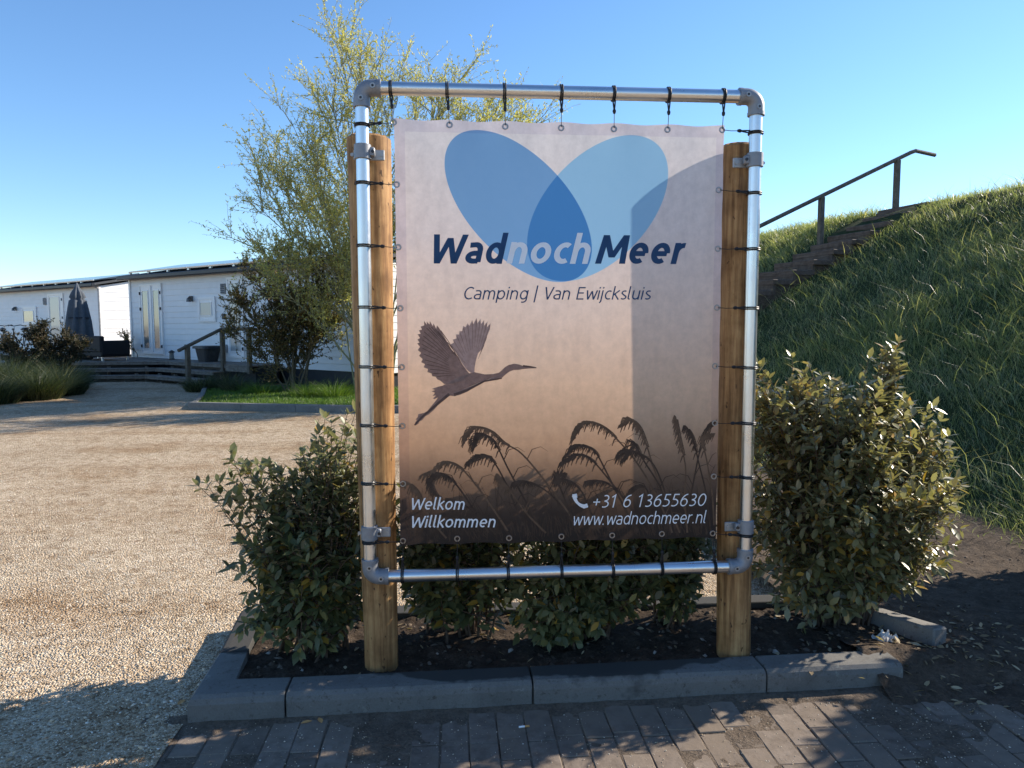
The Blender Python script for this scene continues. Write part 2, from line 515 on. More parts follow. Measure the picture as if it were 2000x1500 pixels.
def rock_cloud(name, pos, size, mat, parent=None, flat=0.65):
    """many little 6-vertex stones"""
    n = len(pos)
    base = np.array([[1, 0, 0], [0, 1, 0], [-1, 0, 0], [0, -1, 0], [0, 0, 1], [0, 0, -1]], float)
    tri = np.array([[0, 1, 4], [1, 2, 4], [2, 3, 4], [3, 0, 4], [1, 0, 5], [2, 1, 5], [3, 2, 5], [0, 3, 5]])
    j = base[None] * (1 + rng.uniform(-.35, .35, (n, 6, 1))) * np.asarray(size)[:, None, None] * np.stack([rng.uniform(.7, 1.3, n), rng.uniform(.7, 1.3, n), np.full(n, flat)], -1)[:, None, :]
    a = rng.uniform(0, 6.28, n); c, s = np.cos(a), np.sin(a)
    x = j[..., 0] * c[:, None] - j[..., 1] * s[:, None]; y = j[..., 0] * s[:, None] + j[..., 1] * c[:, None]
    tx = rng.uniform(-.5, .5, n)[:, None]
    z = j[..., 2] + x * tx
    V = np.stack([x, y, z], -1) + np.asarray(pos)[:, None, :]
    T = (np.arange(n)[:, None, None] * 6 + tri[None]).reshape(-1, 3)
    return np_mesh(name, V.reshape(-1, 3), T, mat, parent)

LEAF_SHAPE = np.array([[0, 0, 0], [-.38, .28, .10], [.38, .28, .10], [-.42, .62, .10], [.42, .62, .10], [0, 1, -.04], [0, .30, 0], [0, .65, .01]])   # x width, y length, z fold
LEAF_TRI = np.array([[0, 6, 1], [0, 2, 6], [1, 6, 7], [1, 7, 3], [6, 2, 4], [6, 4, 7], [3, 7, 5], [7, 4, 5]])
def frames(d, nrm):
    d = d / np.linalg.norm(d, axis=1, keepdims=True)
    x = np.cross(d, nrm); x /= np.maximum(np.linalg.norm(x, axis=1, keepdims=True), 1e-6)
    z = np.cross(x, d)
    return x, d, z
def leaf_verts(pos, d, nrm, length, width):
    x, y, z = frames(d, nrm)
    L = LEAF_SHAPE
    return (pos[:, None, :] + x[:, None, :] * (L[None, :, 0:1] * width[:, None, None] * 1.15) + y[:, None, :] * (L[None, :, 1:2] * length[:, None, None])
            + z[:, None, :] * (L[None, :, 2:3] * width[:, None, None]))
def leaf_cloud(name, pos, d, nrm, length, width, mat, parent=None):
    V = leaf_verts(pos, d, nrm, length, width)
    T = (np.arange(len(pos))[:, None, None] * 8 + LEAF_TRI[None]).reshape(-1, 3)
    return np_mesh(name, V.reshape(-1, 3), T, mat, parent)
def small_leaf_cloud(name, pos, d, nrm, length, width, mat, parent=None):
    """far-off leaves: a folded diamond of two triangles"""
    x, y, z = frames(d, nrm)
    L = length[:, None]; W = width[:, None]
    V = np.stack([pos, pos + y * L * .5 - x * W * .5 + z * W * .12, pos + y * L, pos + y * L * .5 + x * W * .5 + z * W * .12], 1)
    T = (np.arange(len(pos))[:, None, None] * 4 + np.array([[0, 2, 1], [0, 3, 2]])[None]).reshape(-1, 3)
    return np_mesh(name, V.reshape(-1, 3), T, mat, parent)
def multi_tubes(name, paths, radii, mat, parent=None, k=4):
    V = []; T = []; b = 0
    for P, r in zip(paths, radii):
        P = np.asarray(P, float); m = len(P)
        t = np.gradient(P, axis=0); t /= np.maximum(np.linalg.norm(t, axis=1, keepdims=True), 1e-6)
        ref = np.array([0.31, 0.17, 0.94]) if abs(t[0, 2]) < .8 else np.array([0.95, 0.2, 0.1])
        a = np.cross(t, ref); a /= np.maximum(np.linalg.norm(a, axis=1, keepdims=True), 1e-6)
        c = np.cross(t, a)
        ang = 2 * np.pi * np.arange(k) / k
        ring = P[:, None, :] + (a[:, None, :] * np.cos(ang)[None, :, None] + c[:, None, :] * np.sin(ang)[None, :, None]) * np.asarray(r)[:, None, None]
        V.append(ring.reshape(-1, 3))
        i = np.arange(m - 1)[:, None] * k + np.arange(k)[None, :]
        j = np.arange(m - 1)[:, None] * k + (np.arange(k)[None, :] + 1) % k
        T.append(np.concatenate([np.stack([i, j, j + k], -1).reshape(-1, 3), np.stack([i, j + k, i + k], -1).reshape(-1, 3)]) + b)
        b += m * k
    return np_mesh(name, np.concatenate(V), np.concatenate(T), mat, parent, True)
def blades(name, pos, height, width, lean, mat, parent=None, seg=2):
    """grass blades: pos (n,3), lean (n,3) sideways tip offset"""
    n = len(pos)
    a = rng.uniform(0, 6.28, n)
    side = np.stack([np.cos(a), np.sin(a), np.zeros(n)], -1) * width[:, None] * .5
    rows = []
    for s, wf in ((0, 1.0), (.55, .75)):
        c = pos + np.stack([lean[:, 0] * s ** 2, lean[:, 1] * s ** 2, height * s + lean[:, 2] * s ** 2], -1)
        rows += [c - side * wf, c + side * wf]
    tip = pos + np.stack([lean[:, 0], lean[:, 1], height + lean[:, 2]], -1)
    V = np.stack(rows + [tip], 1)
    T = (np.arange(n)[:, None, None] * 5 + np.array([[0, 1, 3], [0, 3, 2], [2, 3, 4]])[None]).reshape(-1, 3)
    return np_mesh(name, V.reshape(-1, 3), T, mat, parent)
# ------------------------------------------------------------------ setting: ground
g = mesh_obj('ground', [(-900, -900, 0), (900, -900, 0), (900, 900, 0), (-900, 900, 0)], [(0, 1, 2, 3)], M['gravel'])
tag(g, 'pale beige gravel yard spreading from the kerb back to the chalets', 'ground', kind='structure')
# near, gently uneven gravel sheet
gx = np.linspace(-7.5, -1.46, 110); gy = np.linspace(-1.6, 9.4, 180)
def gz(X, Y):
    return 0.012 + 0.022 * fbm(X * 1.3, Y * 1.3, 4, 3) + 0.012 * fbm(X * 9, Y * 9, 3, 5)
gs = grid_obj('gravel_path', gx, gy, gz, M['gravel'])
tag(gs, 'uneven sunlit gravel path beside the kerb corner', 'path', kind='structure')
gr2 = grid_obj('gravel_yard', np.linspace(-1.46, 1.55, 60), np.linspace(0.72, 9.4, 120), gz, M['gravel'])
tag(gr2, 'gravel yard behind the planting bed', 'ground', kind='structure')
# loose stones
def scatter(n, x0, x1, y0, y1, s0, s1, z):
    x = rng.uniform(x0, x1, n); y = rng.uniform(y0, y1, n)
    s = s0 + (s1 - s0) * rng.random(n) ** 3
    return np.stack([x, y, z(x, y)], -1), s
p1, s1 = scatter(26000, -3.4, -1.47, -0.75, 1.6, .0020, .0065, gz)
p2, s2 = scatter(22000, -5.2, -1.47, 1.6, 5.0, .0025, .008, gz)
p3, s3 = scatter(5000, -1.46, 1.55, 0.74, 3.4, .003, .010, gz)
p4, s4 = scatter(90, -2.1, -1.47, -0.55, 0.35, .008, .017, gz)
p5, s5 = scatter(2600, -1.47, 1.9, -0.75, -0.16, .0012, .004, lambda x, y: np.full(len(x), .013))
rock = rock_cloud('gravel', np.concatenate([p1, p2, p3, p4, p5]), np.concatenate([s1, s2, s3, s4, s5]), M['pebble'])
tag(rock, 'loose pale gravel stones strewn over the yard', 'gravel', kind='stuff')

# ------------------------------------------------------------------ brick pavement
pv = mesh_obj('pavement', [(-1.62, -1.3, .0075), (2.2, -1.3, .0075), (2.2, -0.05, .0075), (-1.62, -0.16, .0075)], [(0, 1, 2, 3)], M['earth'])
tag(pv, 'grey brown brick pavement in front of the kerb', 'pavement', kind='structure')
bm_ = []
for k in range(4):
    m_ = MB().box((0, 0, 0), (.101, .206, .06), bev=.0022 + .0007 * k)
    me = bpy.data.meshes.new('brick'); me.from_pydata(m_.v, [], m_.f); me.materials.append(M['brick']); bm_.append(me)
for i in range(36):
    x = -1.60 + i * .1055
    for j in range(5):
        y = -0.265 - j * .2105 + (.105 if i % 2 else 0)
        front = -0.155 + 0.035 * (x + 1.44) / 2.8
        if y + .103 > front + .02:
            if y + .103 - front > .12: continue
        o = bpy.data.objects.new('brick', bm_[random.randrange(4)])
        o.location = (x + random.gauss(0, .0012), min(y, front - .105), -.0185 + random.gauss(0, .0016))
        o.rotation_euler = (random.gauss(0, .007), random.gauss(0, .007), random.gauss(0, .008))
        link(o, pv)

dz_ = lambda X, Y: .0093 + .013 * fbm(X * 3.1, Y * 3.1, 4, 51) + .006 * fbm(X * 17, Y * 17, 3, 52) + .010 * np.exp(-np.clip(-.135 - Y, 0, 1) / .05)
pd = grid_obj('paving_dirt', np.linspace(-1.62, 2.1, 370), np.linspace(-1.1, -.10, 110), dz_, M['dust'])
tag(pd, 'sandy dirt lying in the joints and over the bricks', 'dirt', kind='stuff')

# ------------------------------------------------------------------ kerbs
def kerb_y(x): return -0.150 + 0.042 * (x + 1.44) / 2.8      # front face of the front kerb
kf = mesh_obj('planter_kerb', [(-1.40, -.10, -.05), (1.5, -.06, -.05), (1.5, .0, -.05), (-1.40, -.0, -.05), (-1.40, -.10, .03), (1.5, -.06, .03), (1.5, .0, .03), (-1.40, .0, .03)],
              [(3, 2, 1, 0), (4, 5, 6, 7), (0, 1, 5, 4), (1, 2, 6, 5), (2, 3, 7, 6), (3, 0, 4, 7)], M['kerb'])
tag(kf, 'low grey concrete kerb edging the planting bed', 'kerb', kind='structure')
def kerb_run(p0, p1, wd, parent, ht=.112, bev=.022, z0=-.06):
    """one kerb block between two plan points; wd to the left of p0->p1; rounded front arris"""
    a = Vector((p0[0], p0[1], 0)); b = Vector((p1[0], p1[1], 0)); t = (b - a).normalized(); nn = Vector((-t.y, t.x, 0))
    prof = [(0, z0), (0.0, ht - bev * 1.6), (bev * .25, ht - bev * .7), (bev * .9, ht - bev * .1), (bev * 1.8, ht), (wd - .004, ht), (wd, ht - .004), (wd, z0)]
    m = len(prof); V = []
    L = (b - a).length
    ends = [(0.0, .005), (.005, 0.0), (L - .005, 0.0), (L, .005)]
    for s, ins in ends:
        for d, z in prof:
            dd = min(max(d, ins), wd - ins); zz = z - ins if z > 0 else z
            V.append(a + t * s + nn * dd + Vector((0, 0, zz)))
    F = []
    for r in range(3):
        for k in range(m):
            k2 = (k + 1) % m
            F.append((r * m + k, r * m + k2, (r + 1) * m + k2, (r + 1) * m + k))
    F.append(tuple(range(m))); F.append(tuple(reversed(range(3 * m, 4 * m))))
    F = [tuple(reversed(f)) for f in F]
    return mesh_obj('kerb_block', V, F, M['kerb'], parent)
xs_ = [-1.085, -0.13, 0.83, 1.42]
for x0, x1 in zip(xs_[:-1], xs_[1:]):
    kerb_run((x0 + .003, kerb_y(x0)), (x1 - .003, kerb_y(x1)), .135, kf)
# mitred corner block: short front leg and first side length
cz = .112
cor = [(-1.445, -.150), (-1.088, kerb_y(-1.088)), (-1.088, kerb_y(-1.088) + .135), (-1.30, -.012), (-1.325, .24), (-1.458, .235)]
n_ = len(cor); ins = .02
cc = Vector((-1.38, 0.0))
Vc = [(x, y, -.06) for x, y in cor] + [(x, y, cz - .03) for x, y in cor]
top = [(-1.428, -.124), (-1.091, kerb_y(-1.088) + .030), (-1.091, kerb_y(-1.088) + .131), (-1.305, -.010), (-1.329, .237), (-1.440, .233)]
mid = [(-1.438, -.142), (-1.089, kerb_y(-1.088) + .012), (-1.089, kerb_y(-1.088) + .135), (-1.301, -.010), (-1.327, .239), (-1.452, .235)]
Vc += [(x, y, cz - .010) for x, y in mid] + [(x, y, cz) for x, y in top]
Fc = [tuple(reversed(range(n_)))] + [(r * n_ + k, r * n_ + (k + 1) % n_, (r + 1) * n_ + (k + 1) % n_, (r + 1) * n_ + k) for r in range(3) for k in range(n_)] + [tuple(range(3 * n_, 4 * n_))]
mesh_obj('kerb_block', Vc, Fc, M['kerb'], kf)
kerb_run((-1.50, .72), (-1.459, .242), .13, kf)
rk = [(-1.36, .72), (-.42, .715), (.52, .71), (1.40, .705)]
for (xa, ya), (xb, yb) in zip(rk[:-1], rk[1:]):
    kerb_run((xb, yb), (xa + .004, ya), .12, kf, ht=.115)

# ------------------------------------------------------------------ soil
def soil_z(X, Y):
    edge = np.clip((X - 1.0) / 1.0, 0, 1)
    return 0.092 - 0.055 * edge + 0.035 * fbm(X * 3.2, Y * 3.2, 3, 11) + 0.035 * fbm(X * 14, Y * 14, 3, 12) + .012 * fbm(X * 50, Y * 50, 2, 13)
sb = grid_obj('soil_bed', np.linspace(-1.33, 1.42, 240), np.linspace(-0.03, 0.66, 70), lambda X, Y: np.where(Y < .02, np.minimum(soil_z(X, Y), .094), soil_z(X, Y)), M['soil'])
tag(sb, 'dark crumbly soil of the planting bed', 'soil', kind='structure')
def earth_z(X, Y):
    k = np.clip((X - 1.35) / 1.3, 0, 1)
    inb = np.clip((Y + .12) / .16, 0, 1)
    rise = 0.05 * np.clip((X - 2.6) / 2.0, 0, 1)
    bury = (1 + 1.6 * fbm(X * 7, Y * 7, 3, 29)) * np.exp(-((X - 1.44) / .20) ** 2) * np.exp(-((Y + .06) / .13) ** 2) * .095
    return 0.002 + 0.012 * inb + 0.025 * np.clip((X - 1.6 + .8 * fbm(X * 1.5, Y * 2.5, 3, 27)) / .5, 0, 1) * (1 - inb) + bury + (0.075 * (1 - k) * inb) + rise + 0.05 * fbm(X * 2.2, Y * 2.2, 3, 21) * inb + 0.022 * fbm(X * 13, Y * 13, 3, 22) * (.3 + .7 * inb) + .006 * fbm(X * 45, Y * 45, 2, 23)
ev = grid_obj('earth_verge', np.linspace(1.30, 6.2, 220), np.linspace(-1.5, 5.6, 300), earth_z, M['earth'])
tag(ev, 'bare trodden earth between the bed and the dike', 'ground', kind='structure')
cp = np.stack([rng.uniform(-1.28, 1.5, 900), rng.uniform(0, .62, 900)], -1)
cz_ = soil_z(cp[:, 0], cp[:, 1])
ep = np.stack([rng.uniform(1.4, 3.4, 1300), rng.uniform(-.7, 1.8, 1300)], -1)
ez = earth_z(ep[:, 0], ep[:, 1])
clod = rock_cloud('soil_crumbs', np.concatenate([np.column_stack([cp, cz_]), np.column_stack([ep, ez])]), np.concatenate([.004 + .018 * rng.random(900) ** 3, .002 + .010 * rng.random(1300) ** 3]), M['clod'])
tag(clod, 'loose soil crumbs and small stones on the bed', 'soil', kind='stuff')

# ------------------------------------------------------------------ dike
DA = np.array([-0.2198, 0.9755]); DU = np.array([0.9755, 0.2198]); DC = np.array([-0.4275, -2.8733])
PL = np.array([-5, 4.7, 5.4, 6.2, 8.7, 10.6, 12.07, 12.9, 16.0, 22.0, 30]); PH = np.array([0.0, 0.0, .18, .52, 1.92, 3.02, 3.84, 3.95, 3.95, 1.0, 0.0])
_f = np.linspace(-5, 30, 700); _h = np.interp(_f, PL, PH); _k = np.ones(17) / 17; _hs = np.convolve(np.pad(_h, 8, mode='edge'), _k, 'valid')
def dike_h(L, A):
    h = np.interp(L, _f, _hs)
    up_ = np.clip((L - 5.0) / 2.0, 0, 1)
    return h - 0.03 + up_ * (0.34 * fbm(L * .35, A * .3, 3, 31) + 0.16 * fbm(L * 1.2, A * 1.2, 3, 32))
def dike_xy(L, A): return DC[0] + DU[0] * L + DA[0] * A, DC[1] + DU[1] * L + DA[1] * A
Ls = np.concatenate([np.linspace(4.4, 14, 110), np.linspace(14.5, 30, 24)]); As = np.linspace(-8, 60, 230)
LL, AA = np.meshgrid(Ls, As); XX, YY = dike_xy(LL, AA); ZZ = dike_h(LL, AA)
nx, ny = len(Ls), len(As)
i = (np.arange(ny - 1)[:, None] * nx + np.arange(nx - 1)[None, :]).ravel()
dk = np_mesh('dike', np.stack([XX, YY, ZZ], -1).reshape(-1, 3), np.concatenate([np.stack([i, i + 1, i + nx + 1], -1), np.stack([i, i + nx + 1, i + nx], -1)]), M['dikeground'], None, True)
tag(dk, 'steep grassy dike rising behind the earth verge', 'dike', kind='structure')
ST_A = (8.71 - DC[0]) * DA[0] + (11.49 - DC[1]) * DA[1]      # where the stairs climb, along the dike
def blade_set(n, l0, l1, a0, a1, h0, h1, wd):
    L = rng.uniform(l0, l1, n); A = a0 + (a1 - a0) * rng.random(n) ** 1.35
    cl = fbm(L * 1.6, A * 1.6, 3, 41)
    keep = (rng.random(n) < .75 + 1.2 * cl) & ~((np.abs(A - ST_A - .1) < .80) & (L > 7.5) & (L < 12.6))
    edge = 4.85 + .5 * fbm(A * 1.7, A * .3, 3, 42)
    keep &= L > edge + rng.normal(0, .18, n)
    L, A, cl = L[keep], A[keep], cl[keep]
    x, y = dike_xy(L, A); z = dike_h(L, A) - .01
    m = len(L)
    h = (h0 + (h1 - h0) * rng.random(m) ** 1.5) * (1 + 1.1 * cl)
    dirn = vnoise(L * .9, A * .9, 44) * 6.28 + rng.normal(0, 1.6, m)
    ln = h * rng.uniform(.3, 1.15, m)
    lean = np.stack([np.cos(dirn) * ln - .25 * h, np.sin(dirn) * ln - .1 * h, -h * rng.uniform(.05, .5, m)], -1)
    return np.stack([x, y, z], -1), h, np.full(m, wd) * rng.uniform(.6, 1.3, m), lean
sets = [blade_set(160000, 4.6, 10.5, -1, 9, .03, .20, .0048), blade_set(130000, 6.5, 13.6, 4, 22, .04, .22, .0068), blade_set(30000, 9, 13.8, 12, 40, .10, .30, .015), blade_set(5000, 5.2, 10, 0, 9, .25, .5, .006), blade_set(3000, 8, 13.4, 4, 20, .25, .45, .008)]
P, Hh, Wd, Ln = [np.concatenate(k) for k in zip(*sets)]
gb = blades('dike_grass', P, Hh, Wd, Ln, M['grass'])
tag(gb, 'long green grass covering the dike slope', 'grass', kind='stuff')

# ------------------------------------------------------------------ dike stairs and handrail
sx, sy = dike_xy(12.07, ST_A)
st = empty('dike_stairs', (sx + .12, sy, -.05), math.atan2(DU[1], DU[0]))     # local +X is uphill
tag(st, 'dark timber sleeper steps climbing the grass dike', 'stairs')
RISE, RUN = .195, .43
for k in range(11):
    zt = 3.93 - k * RISE
    if k == 0:
        MB().box((.35, 0, zt - .06), (1.1, 1.25, .12), bev=.008).build('landing', M['sleeper'], st)
        MB().box((-.21, 0, zt - .16), (.10, 1.22, .20), bev=.008).build('riser', M['sleeper'], st)
    else:
        x = -.20 - k * RUN + RUN * .5
        box_obj('infill', (x + .05, 0, zt - .32), (RUN, 1.1, .44), M['earth'], st)
        MB().box((x, random.gauss(0, .02), zt - .05), (RUN + .02, 1.16, .10), R=Matrix.Rotation(random.gauss(0, .015), 3, 'X'), bev=.01).build('step', M['sleeper'], st)
        MB().box((x - RUN * .5 + .03, 0, zt - .19), (.07, 1.12, .20), bev=.008).build('riser', M['sleeper'], st)
hr = empty('dike_handrail', (sx + .42, sy + .09, .12), math.atan2(DU[1], DU[0]))
tag(hr, 'dark timber handrail beside the dike steps', 'handrail')
slope = RISE / RUN
def hz(x): return 3.93 + slope * min(x, 0.2)
for px in (-.05, -1.95, -3.9):
    zb = hz(px) - (.25 if px > -.5 else .35)
    zt = hz(px) + .93
    MB().box((px, .60, (zb + zt) / 2), (.10, .10, zt - zb), bev=.006).build('post', M['railwood'], hr)
MB().tube([(-4.6, .60, hz(-4.6) + .95), (-2.3, .60, hz(-2.3) + .955), (-.05, .60, hz(-.05) + .955), (.30, .60, hz(-.05) + .955 + .35 * slope), (.42, .60, hz(-.05) + 1.155), (.95, .60, hz(-.05) + 1.10)], .042, 8).build('rail', M['railwood'], hr)
# ------------------------------------------------------------------ the sign: posts and pipe frame
FW, FZ0, FZ1 = 0.771, 0.51, 2.41        # half width and heights of the pipe centre lines
sg = empty('sign_frame', (0, 0, 0))
tag(sg, 'galvanised pipe frame clamped to two round timber posts at the planting bed', 'sign frame')
def post(xb, yb, xt, yt, zt, r0, r1, seed):
    V = []; F = []; n = 28; R_ = 26
    for i in range(R_ + 1):
        t = i / R_; z = -0.15 + (zt + .15) * t
        cx = xb + (xt - xb) * t; cy = yb + (yt - yb) * t; r = r0 + (r1 - r0) * t
        for k in range(n):
            a = 2 * math.pi * k / n
            rr = r * (1 + .018 * math.sin(2 * a + seed) + .012 * math.sin(5 * a + z * 3 + seed) + .02 * (float(vnoise(np.array([a * 2.1]), np.array([z * 4.0]), seed)[0]) - .5))
            V.append((cx + rr * math.cos(a), cy + rr * math.sin(a), z))
    for i in range(R_):
        for k in range(n):
            F.append((i * n + k, i * n + (k + 1) % n, (i + 1) * n + (k + 1) % n, (i + 1) * n + k))
    b = len(V)
    for k in range(n):      # worn, slightly chamfered top
        x, y, z = V[R_ * n + k]; cx, cy = xt, yt
        V.append((cx + (x - cx) * .86, cy + (y - cy) * .86, z + .010 + .004 * math.sin(3 * k)))
    for k in range(n):
        F.append((R_ * n + k, R_ * n + (k + 1) % n, b + (k + 1) % n, b + k))
    F.append(tuple(b + k for k in range(n)))
    o = mesh_obj('post', V, F, M['post'], sg, True)
    o.data.set_sharp_from_angle(angle=rad(35))
    return o
post(-.742, .098, -.760, .116, 2.245, .0655, .086, 1)
post(.773, .100, .745, .103, 2.235, .0705, .075, 4)
PR = .0252
def pipe(a, b):
    return MB().tube([a, b], PR, 24).build('pipe', M['pipe'], sg, True)
pipe((-FW, 0, FZ0 + .05), (-FW, 0, FZ1 - .05)); pipe((FW, 0, FZ0 + .05), (FW, 0, FZ1 - .05))
pipe((-FW + .05, 0, FZ1), (FW - .05, 0, FZ1)); pipe((-FW + .05, 0, FZ0), (FW - .05, 0, FZ0))
def elbow(cx, cz, sx_, sz_):
    pts = [(cx + sx_ * .072, 0, cz), (cx + sx_ * .040, 0, cz)]
    for k in range(1, 8):
        a = k / 8 * math.pi / 2
        pts.append((cx + sx_ * .040 * (1 - math.sin(a)), 0, cz + sz_ * .040 * (1 - math.cos(a))))
    pts += [(cx, 0, cz + sz_ * .040), (cx, 0, cz + sz_ * .072)]
    m = MB().tube(pts, .0315, 22)
    m.tube([(cx + sx_ * .060, 0, cz), (cx + sx_ * .073, 0, cz)], .0335, 22)
    m.tube([(cx, 0, cz + sz_ * .060), (cx, 0, cz + sz_ * .073)], .0335, 22)
    e = m.build('elbow', M['fitting'], sg, True)
    for bx_, bz_ in ((cx + sx_ * .045, cz), (cx, cz + sz_ * .045)):
        MB().tube([(bx_, -.029, bz_), (bx_, -.0345, bz_)], .010, 14).build('grub_screw', M['plate'], e, True)
        MB().tube([(bx_, -.0335, bz_), (bx_, -.0352, bz_)], .0052, 6).build('socket', M['darkbolt'], e)
for cx, cz, a, b in ((-FW, FZ1, 1, -1), (FW, FZ1, -1, -1), (-FW, FZ0, 1, 1), (FW, FZ0, -1, 1)):
    elbow(cx, cz, a, b)
def clamp(cx, z, inward):
    m = MB().tube([(cx, 0, z - .028), (cx, 0, z - .026), (cx, 0, z + .026), (cx, 0, z + .028)], [.0300, .0325, .0325, .0300], 24)
    m.box((cx + inward * .036, -.002, z), (.022, .026, .034), bev=.004)
    c = m.build('clamp', M['fitting'], sg, True)
    MB().box((cx + inward * .022, .024, z - .006), (.118, .008, .040), bev=.003).build('flange', M['plate'], c)
    for s_ in (-.042, .068):
        xx = cx + inward * s_
        MB().tube([(xx, .022, z - .006), (xx, .016, z - .006)], .0075, 6).build('bolt', M['plate'], c)
    MB().tube([(cx + inward * .040, -.014, z), (cx + inward * .040, -.020, z)], .0065, 6).build('bolt', M['darkbolt'], c)
for cx, z, s_ in ((-FW, 2.172, 1), (FW, 2.165, -1), (-FW, .690, 1), (FW, .678, -1)):
    clamp(cx, z, s_)

# ------------------------------------------------------------------ the banner
BX0, BX1, BZ0, BZ1 = -.650, .643, .636, 2.296
def wave(x, z):
    """gentle sag and pull of the cloth, metres towards the viewer"""
    return -(0.0030 * np.sin(2.6 * x + 1.0) * np.sin(2.1 * z) + 0.0018 * np.sin(7.3 * x + 3.1 * z) 
             + 0.0030 * np.cos(2 * math.pi * 6 * (x - BX0) / (BX1 - BX0)) * (np.exp(-np.abs(z - BZ1) / .07) + .8 * np.exp(-np.abs(z - BZ0) / .06))
             + 0.0026 * np.cos(2 * math.pi * 7 * (z - BZ0) / (BZ1 - BZ0)) * (np.exp(-np.abs(x - BX0) / .05) + np.exp(-np.abs(x - BX1) / .05))
             + 0.0012 * np.sin(11 * x + 6 * z) * np.exp(-np.abs(z - BZ0) / .3))
def banner_mat():
    n = NT('printed_banner')
    sep = n.t.nodes.new('ShaderNodeSeparateXYZ')
    n.l(n.coord(), sep.inputs[0])
    x, z = sep.outputs['X'], sep.outputs['Z']
    t = n.math('DIVIDE', n.math('SUBTRACT', z, BZ0), BZ1 - BZ0)
    cloud = n.noise(2.2, 5, rough=0.55)
    fine = n.noise(26, 5, rough=0.7)
    tt = n.math('ADD', t, n.math('MULTIPLY', n.math('SUBTRACT', cloud, 0.5), 0.10))
    # the printed picture: misty sky over a dark reed bed
    grad = n.ramp(tt, [(0.0, (0.045, 0.032, 0.026)), (0.07, (0.075, 0.050, 0.038)), (0.15, (0.21, 0.130, 0.085)), (0.25, (0.57, 0.345, 0.21)), (0.38, (0.79, 0.53, 0.36)), (0.55, (0.85, 0.65, 0.53)), (0.75, (0.82, 0.715, 0.675)), (1.0, (0.79, 0.75, 0.74))])
    grad = n.mix(0.55, grad, n.ramp(fine, [(0.3, (0.78, 0.76, 0.75)), (0.7, (1.10, 1.08, 1.06))]), 'MULTIPLY')
    mp = n.t.nodes.new('ShaderNodeMapping')
    mp.inputs['Scale'].default_value = (7, 1, 1.6)
    mp.inputs['Rotation'].default_value = (0, 0.35, 0)
    n.l(n.coord(), mp.inputs['Vector'])
    stalk = n.noise(3.2, 4, vec=mp.outputs[0])
    grad = n.mix(0.25, grad, n.ramp(stalk, [(0.36, (0.78, 0.78, 0.80)), (0.52, (1, 1, 1))]), 'MULTIPLY')
    def ellipse(cx, cz, sxx, szz, sxz):
        det = sxx * szz - sxz * sxz
        dx = n.math('SUBTRACT', x, cx); dz = n.math('SUBTRACT', z, cz)
        q = n.math('ADD', n.math('ADD', n.math('MULTIPLY', n.math('MULTIPLY', dx, dx), szz / det), n.math('MULTIPLY', n.math('MULTIPLY', dz, dz), sxx / det)), n.math('MULTIPLY', n.math('MULTIPLY', dx, dz), -2 * sxz / det))
        return n.math('MULTIPLY', n.math('SUBTRACT', 1.004, q), 120.0, clamp=True)
    k = 0.2017e-2; kz = 0.1976e-2
    ea = ellipse(-.1716, 1.9726, (143 * k) ** 2, (147 * kz) ** 2, -11613 * k * kz)
    eb = ellipse(.1400, 1.9700, (139 * k) ** 2, (144 * kz) ** 2, 9648 * k * kz)
    ca = n.ramp(t, [(0.5, (0.17, 0.40, 0.69)), (1, (0.125, 0.305, 0.55))])
    cb = n.ramp(t, [(0.5, (0.25, 0.53, 0.78)), (1, (0.25, 0.51, 0.72))])
    c = n.mix(n.math('MULTIPLY', ea, 0.93), grad, ca)
    c = n.mix(n.math('MULTIPLY', eb, 0.90), c, cb)
    c = n.mix(n.math('MULTIPLY', ea, eb), c, (0.060, 0.215, 0.49))
    # doubled hem along the edges: unprinted lilac margin
    hem = n.math('MAXIMUM', n.math('MAXIMUM', n.math('LESS_THAN', x, BX0 + .040), n.math('GREATER_THAN', x, BX1 - .030)), n.math('GREATER_THAN', z, BZ1 - .045))
    c = n.mix(n.math('MULTIPLY', hem, 0.55), c, n.mix(1.0, c, (0.80, 0.76, 0.86), 'MULTIPLY'))
    n.base(c)
    n.set(Roughness=0.62)
    n.p.inputs['Specular IOR Level'].default_value = 0.3
    wv = n.t.nodes.new('ShaderNodeTexWave'); wv.inputs['Scale'].default_value = 400
    n.l(n.coord(), wv.inputs['Vector'])
    n.bump(n.math('ADD', n.noise(500, 2), n.math('MULTIPLY', n.noise(7, 3), 3.0)), 0.10, 0.002)
    tr = n.t.nodes.new('ShaderNodeBsdfTranslucent')
    n.l(c, tr.inputs['Color'])
    mx = n.t.nodes.new('ShaderNodeMixShader')
    mx.inputs[0].default_value = 0.38
    n.l(n.p.outputs[0], mx.inputs[1]); n.l(tr.outputs[0], mx.inputs[2])
    n.l(mx.outputs[0], n.out.inputs['Surface'])
    return n.m
def print_mat(name, c, trans=0.25, var=0.0, scale=30):
    n = NT(name)
    if var:
        f = n.noise(scale, 5, rough=0.7)
        cc_ = n.ramp(f, [(0.3, [k * (1 - var) for k in c]), (0.7, [k * (1 + var) for k in c])])
        n.base(cc_)
    else:
        n.base(c)
    n.set(Roughness=0.62)
    n.p.inputs['Specular IOR Level'].default_value = 0.3
    tr = n.t.nodes.new('ShaderNodeBsdfTranslucent')
    tr.inputs['Color'].default_value = (c[0], c[1], c[2], 1)
    mx = n.t.nodes.new('ShaderNodeMixShader'); mx.inputs[0].default_value = trans
    n.l(n.p.outputs[0], mx.inputs[1]); n.l(tr.outputs[0], mx.inputs[2]); n.l(mx.outputs[0], n.out.inputs['Surface'])
    return n.m
M['banner'] = banner_mat()
M['ink_navy'] = print_mat('navy_ink', (0.022, 0.070, 0.17))
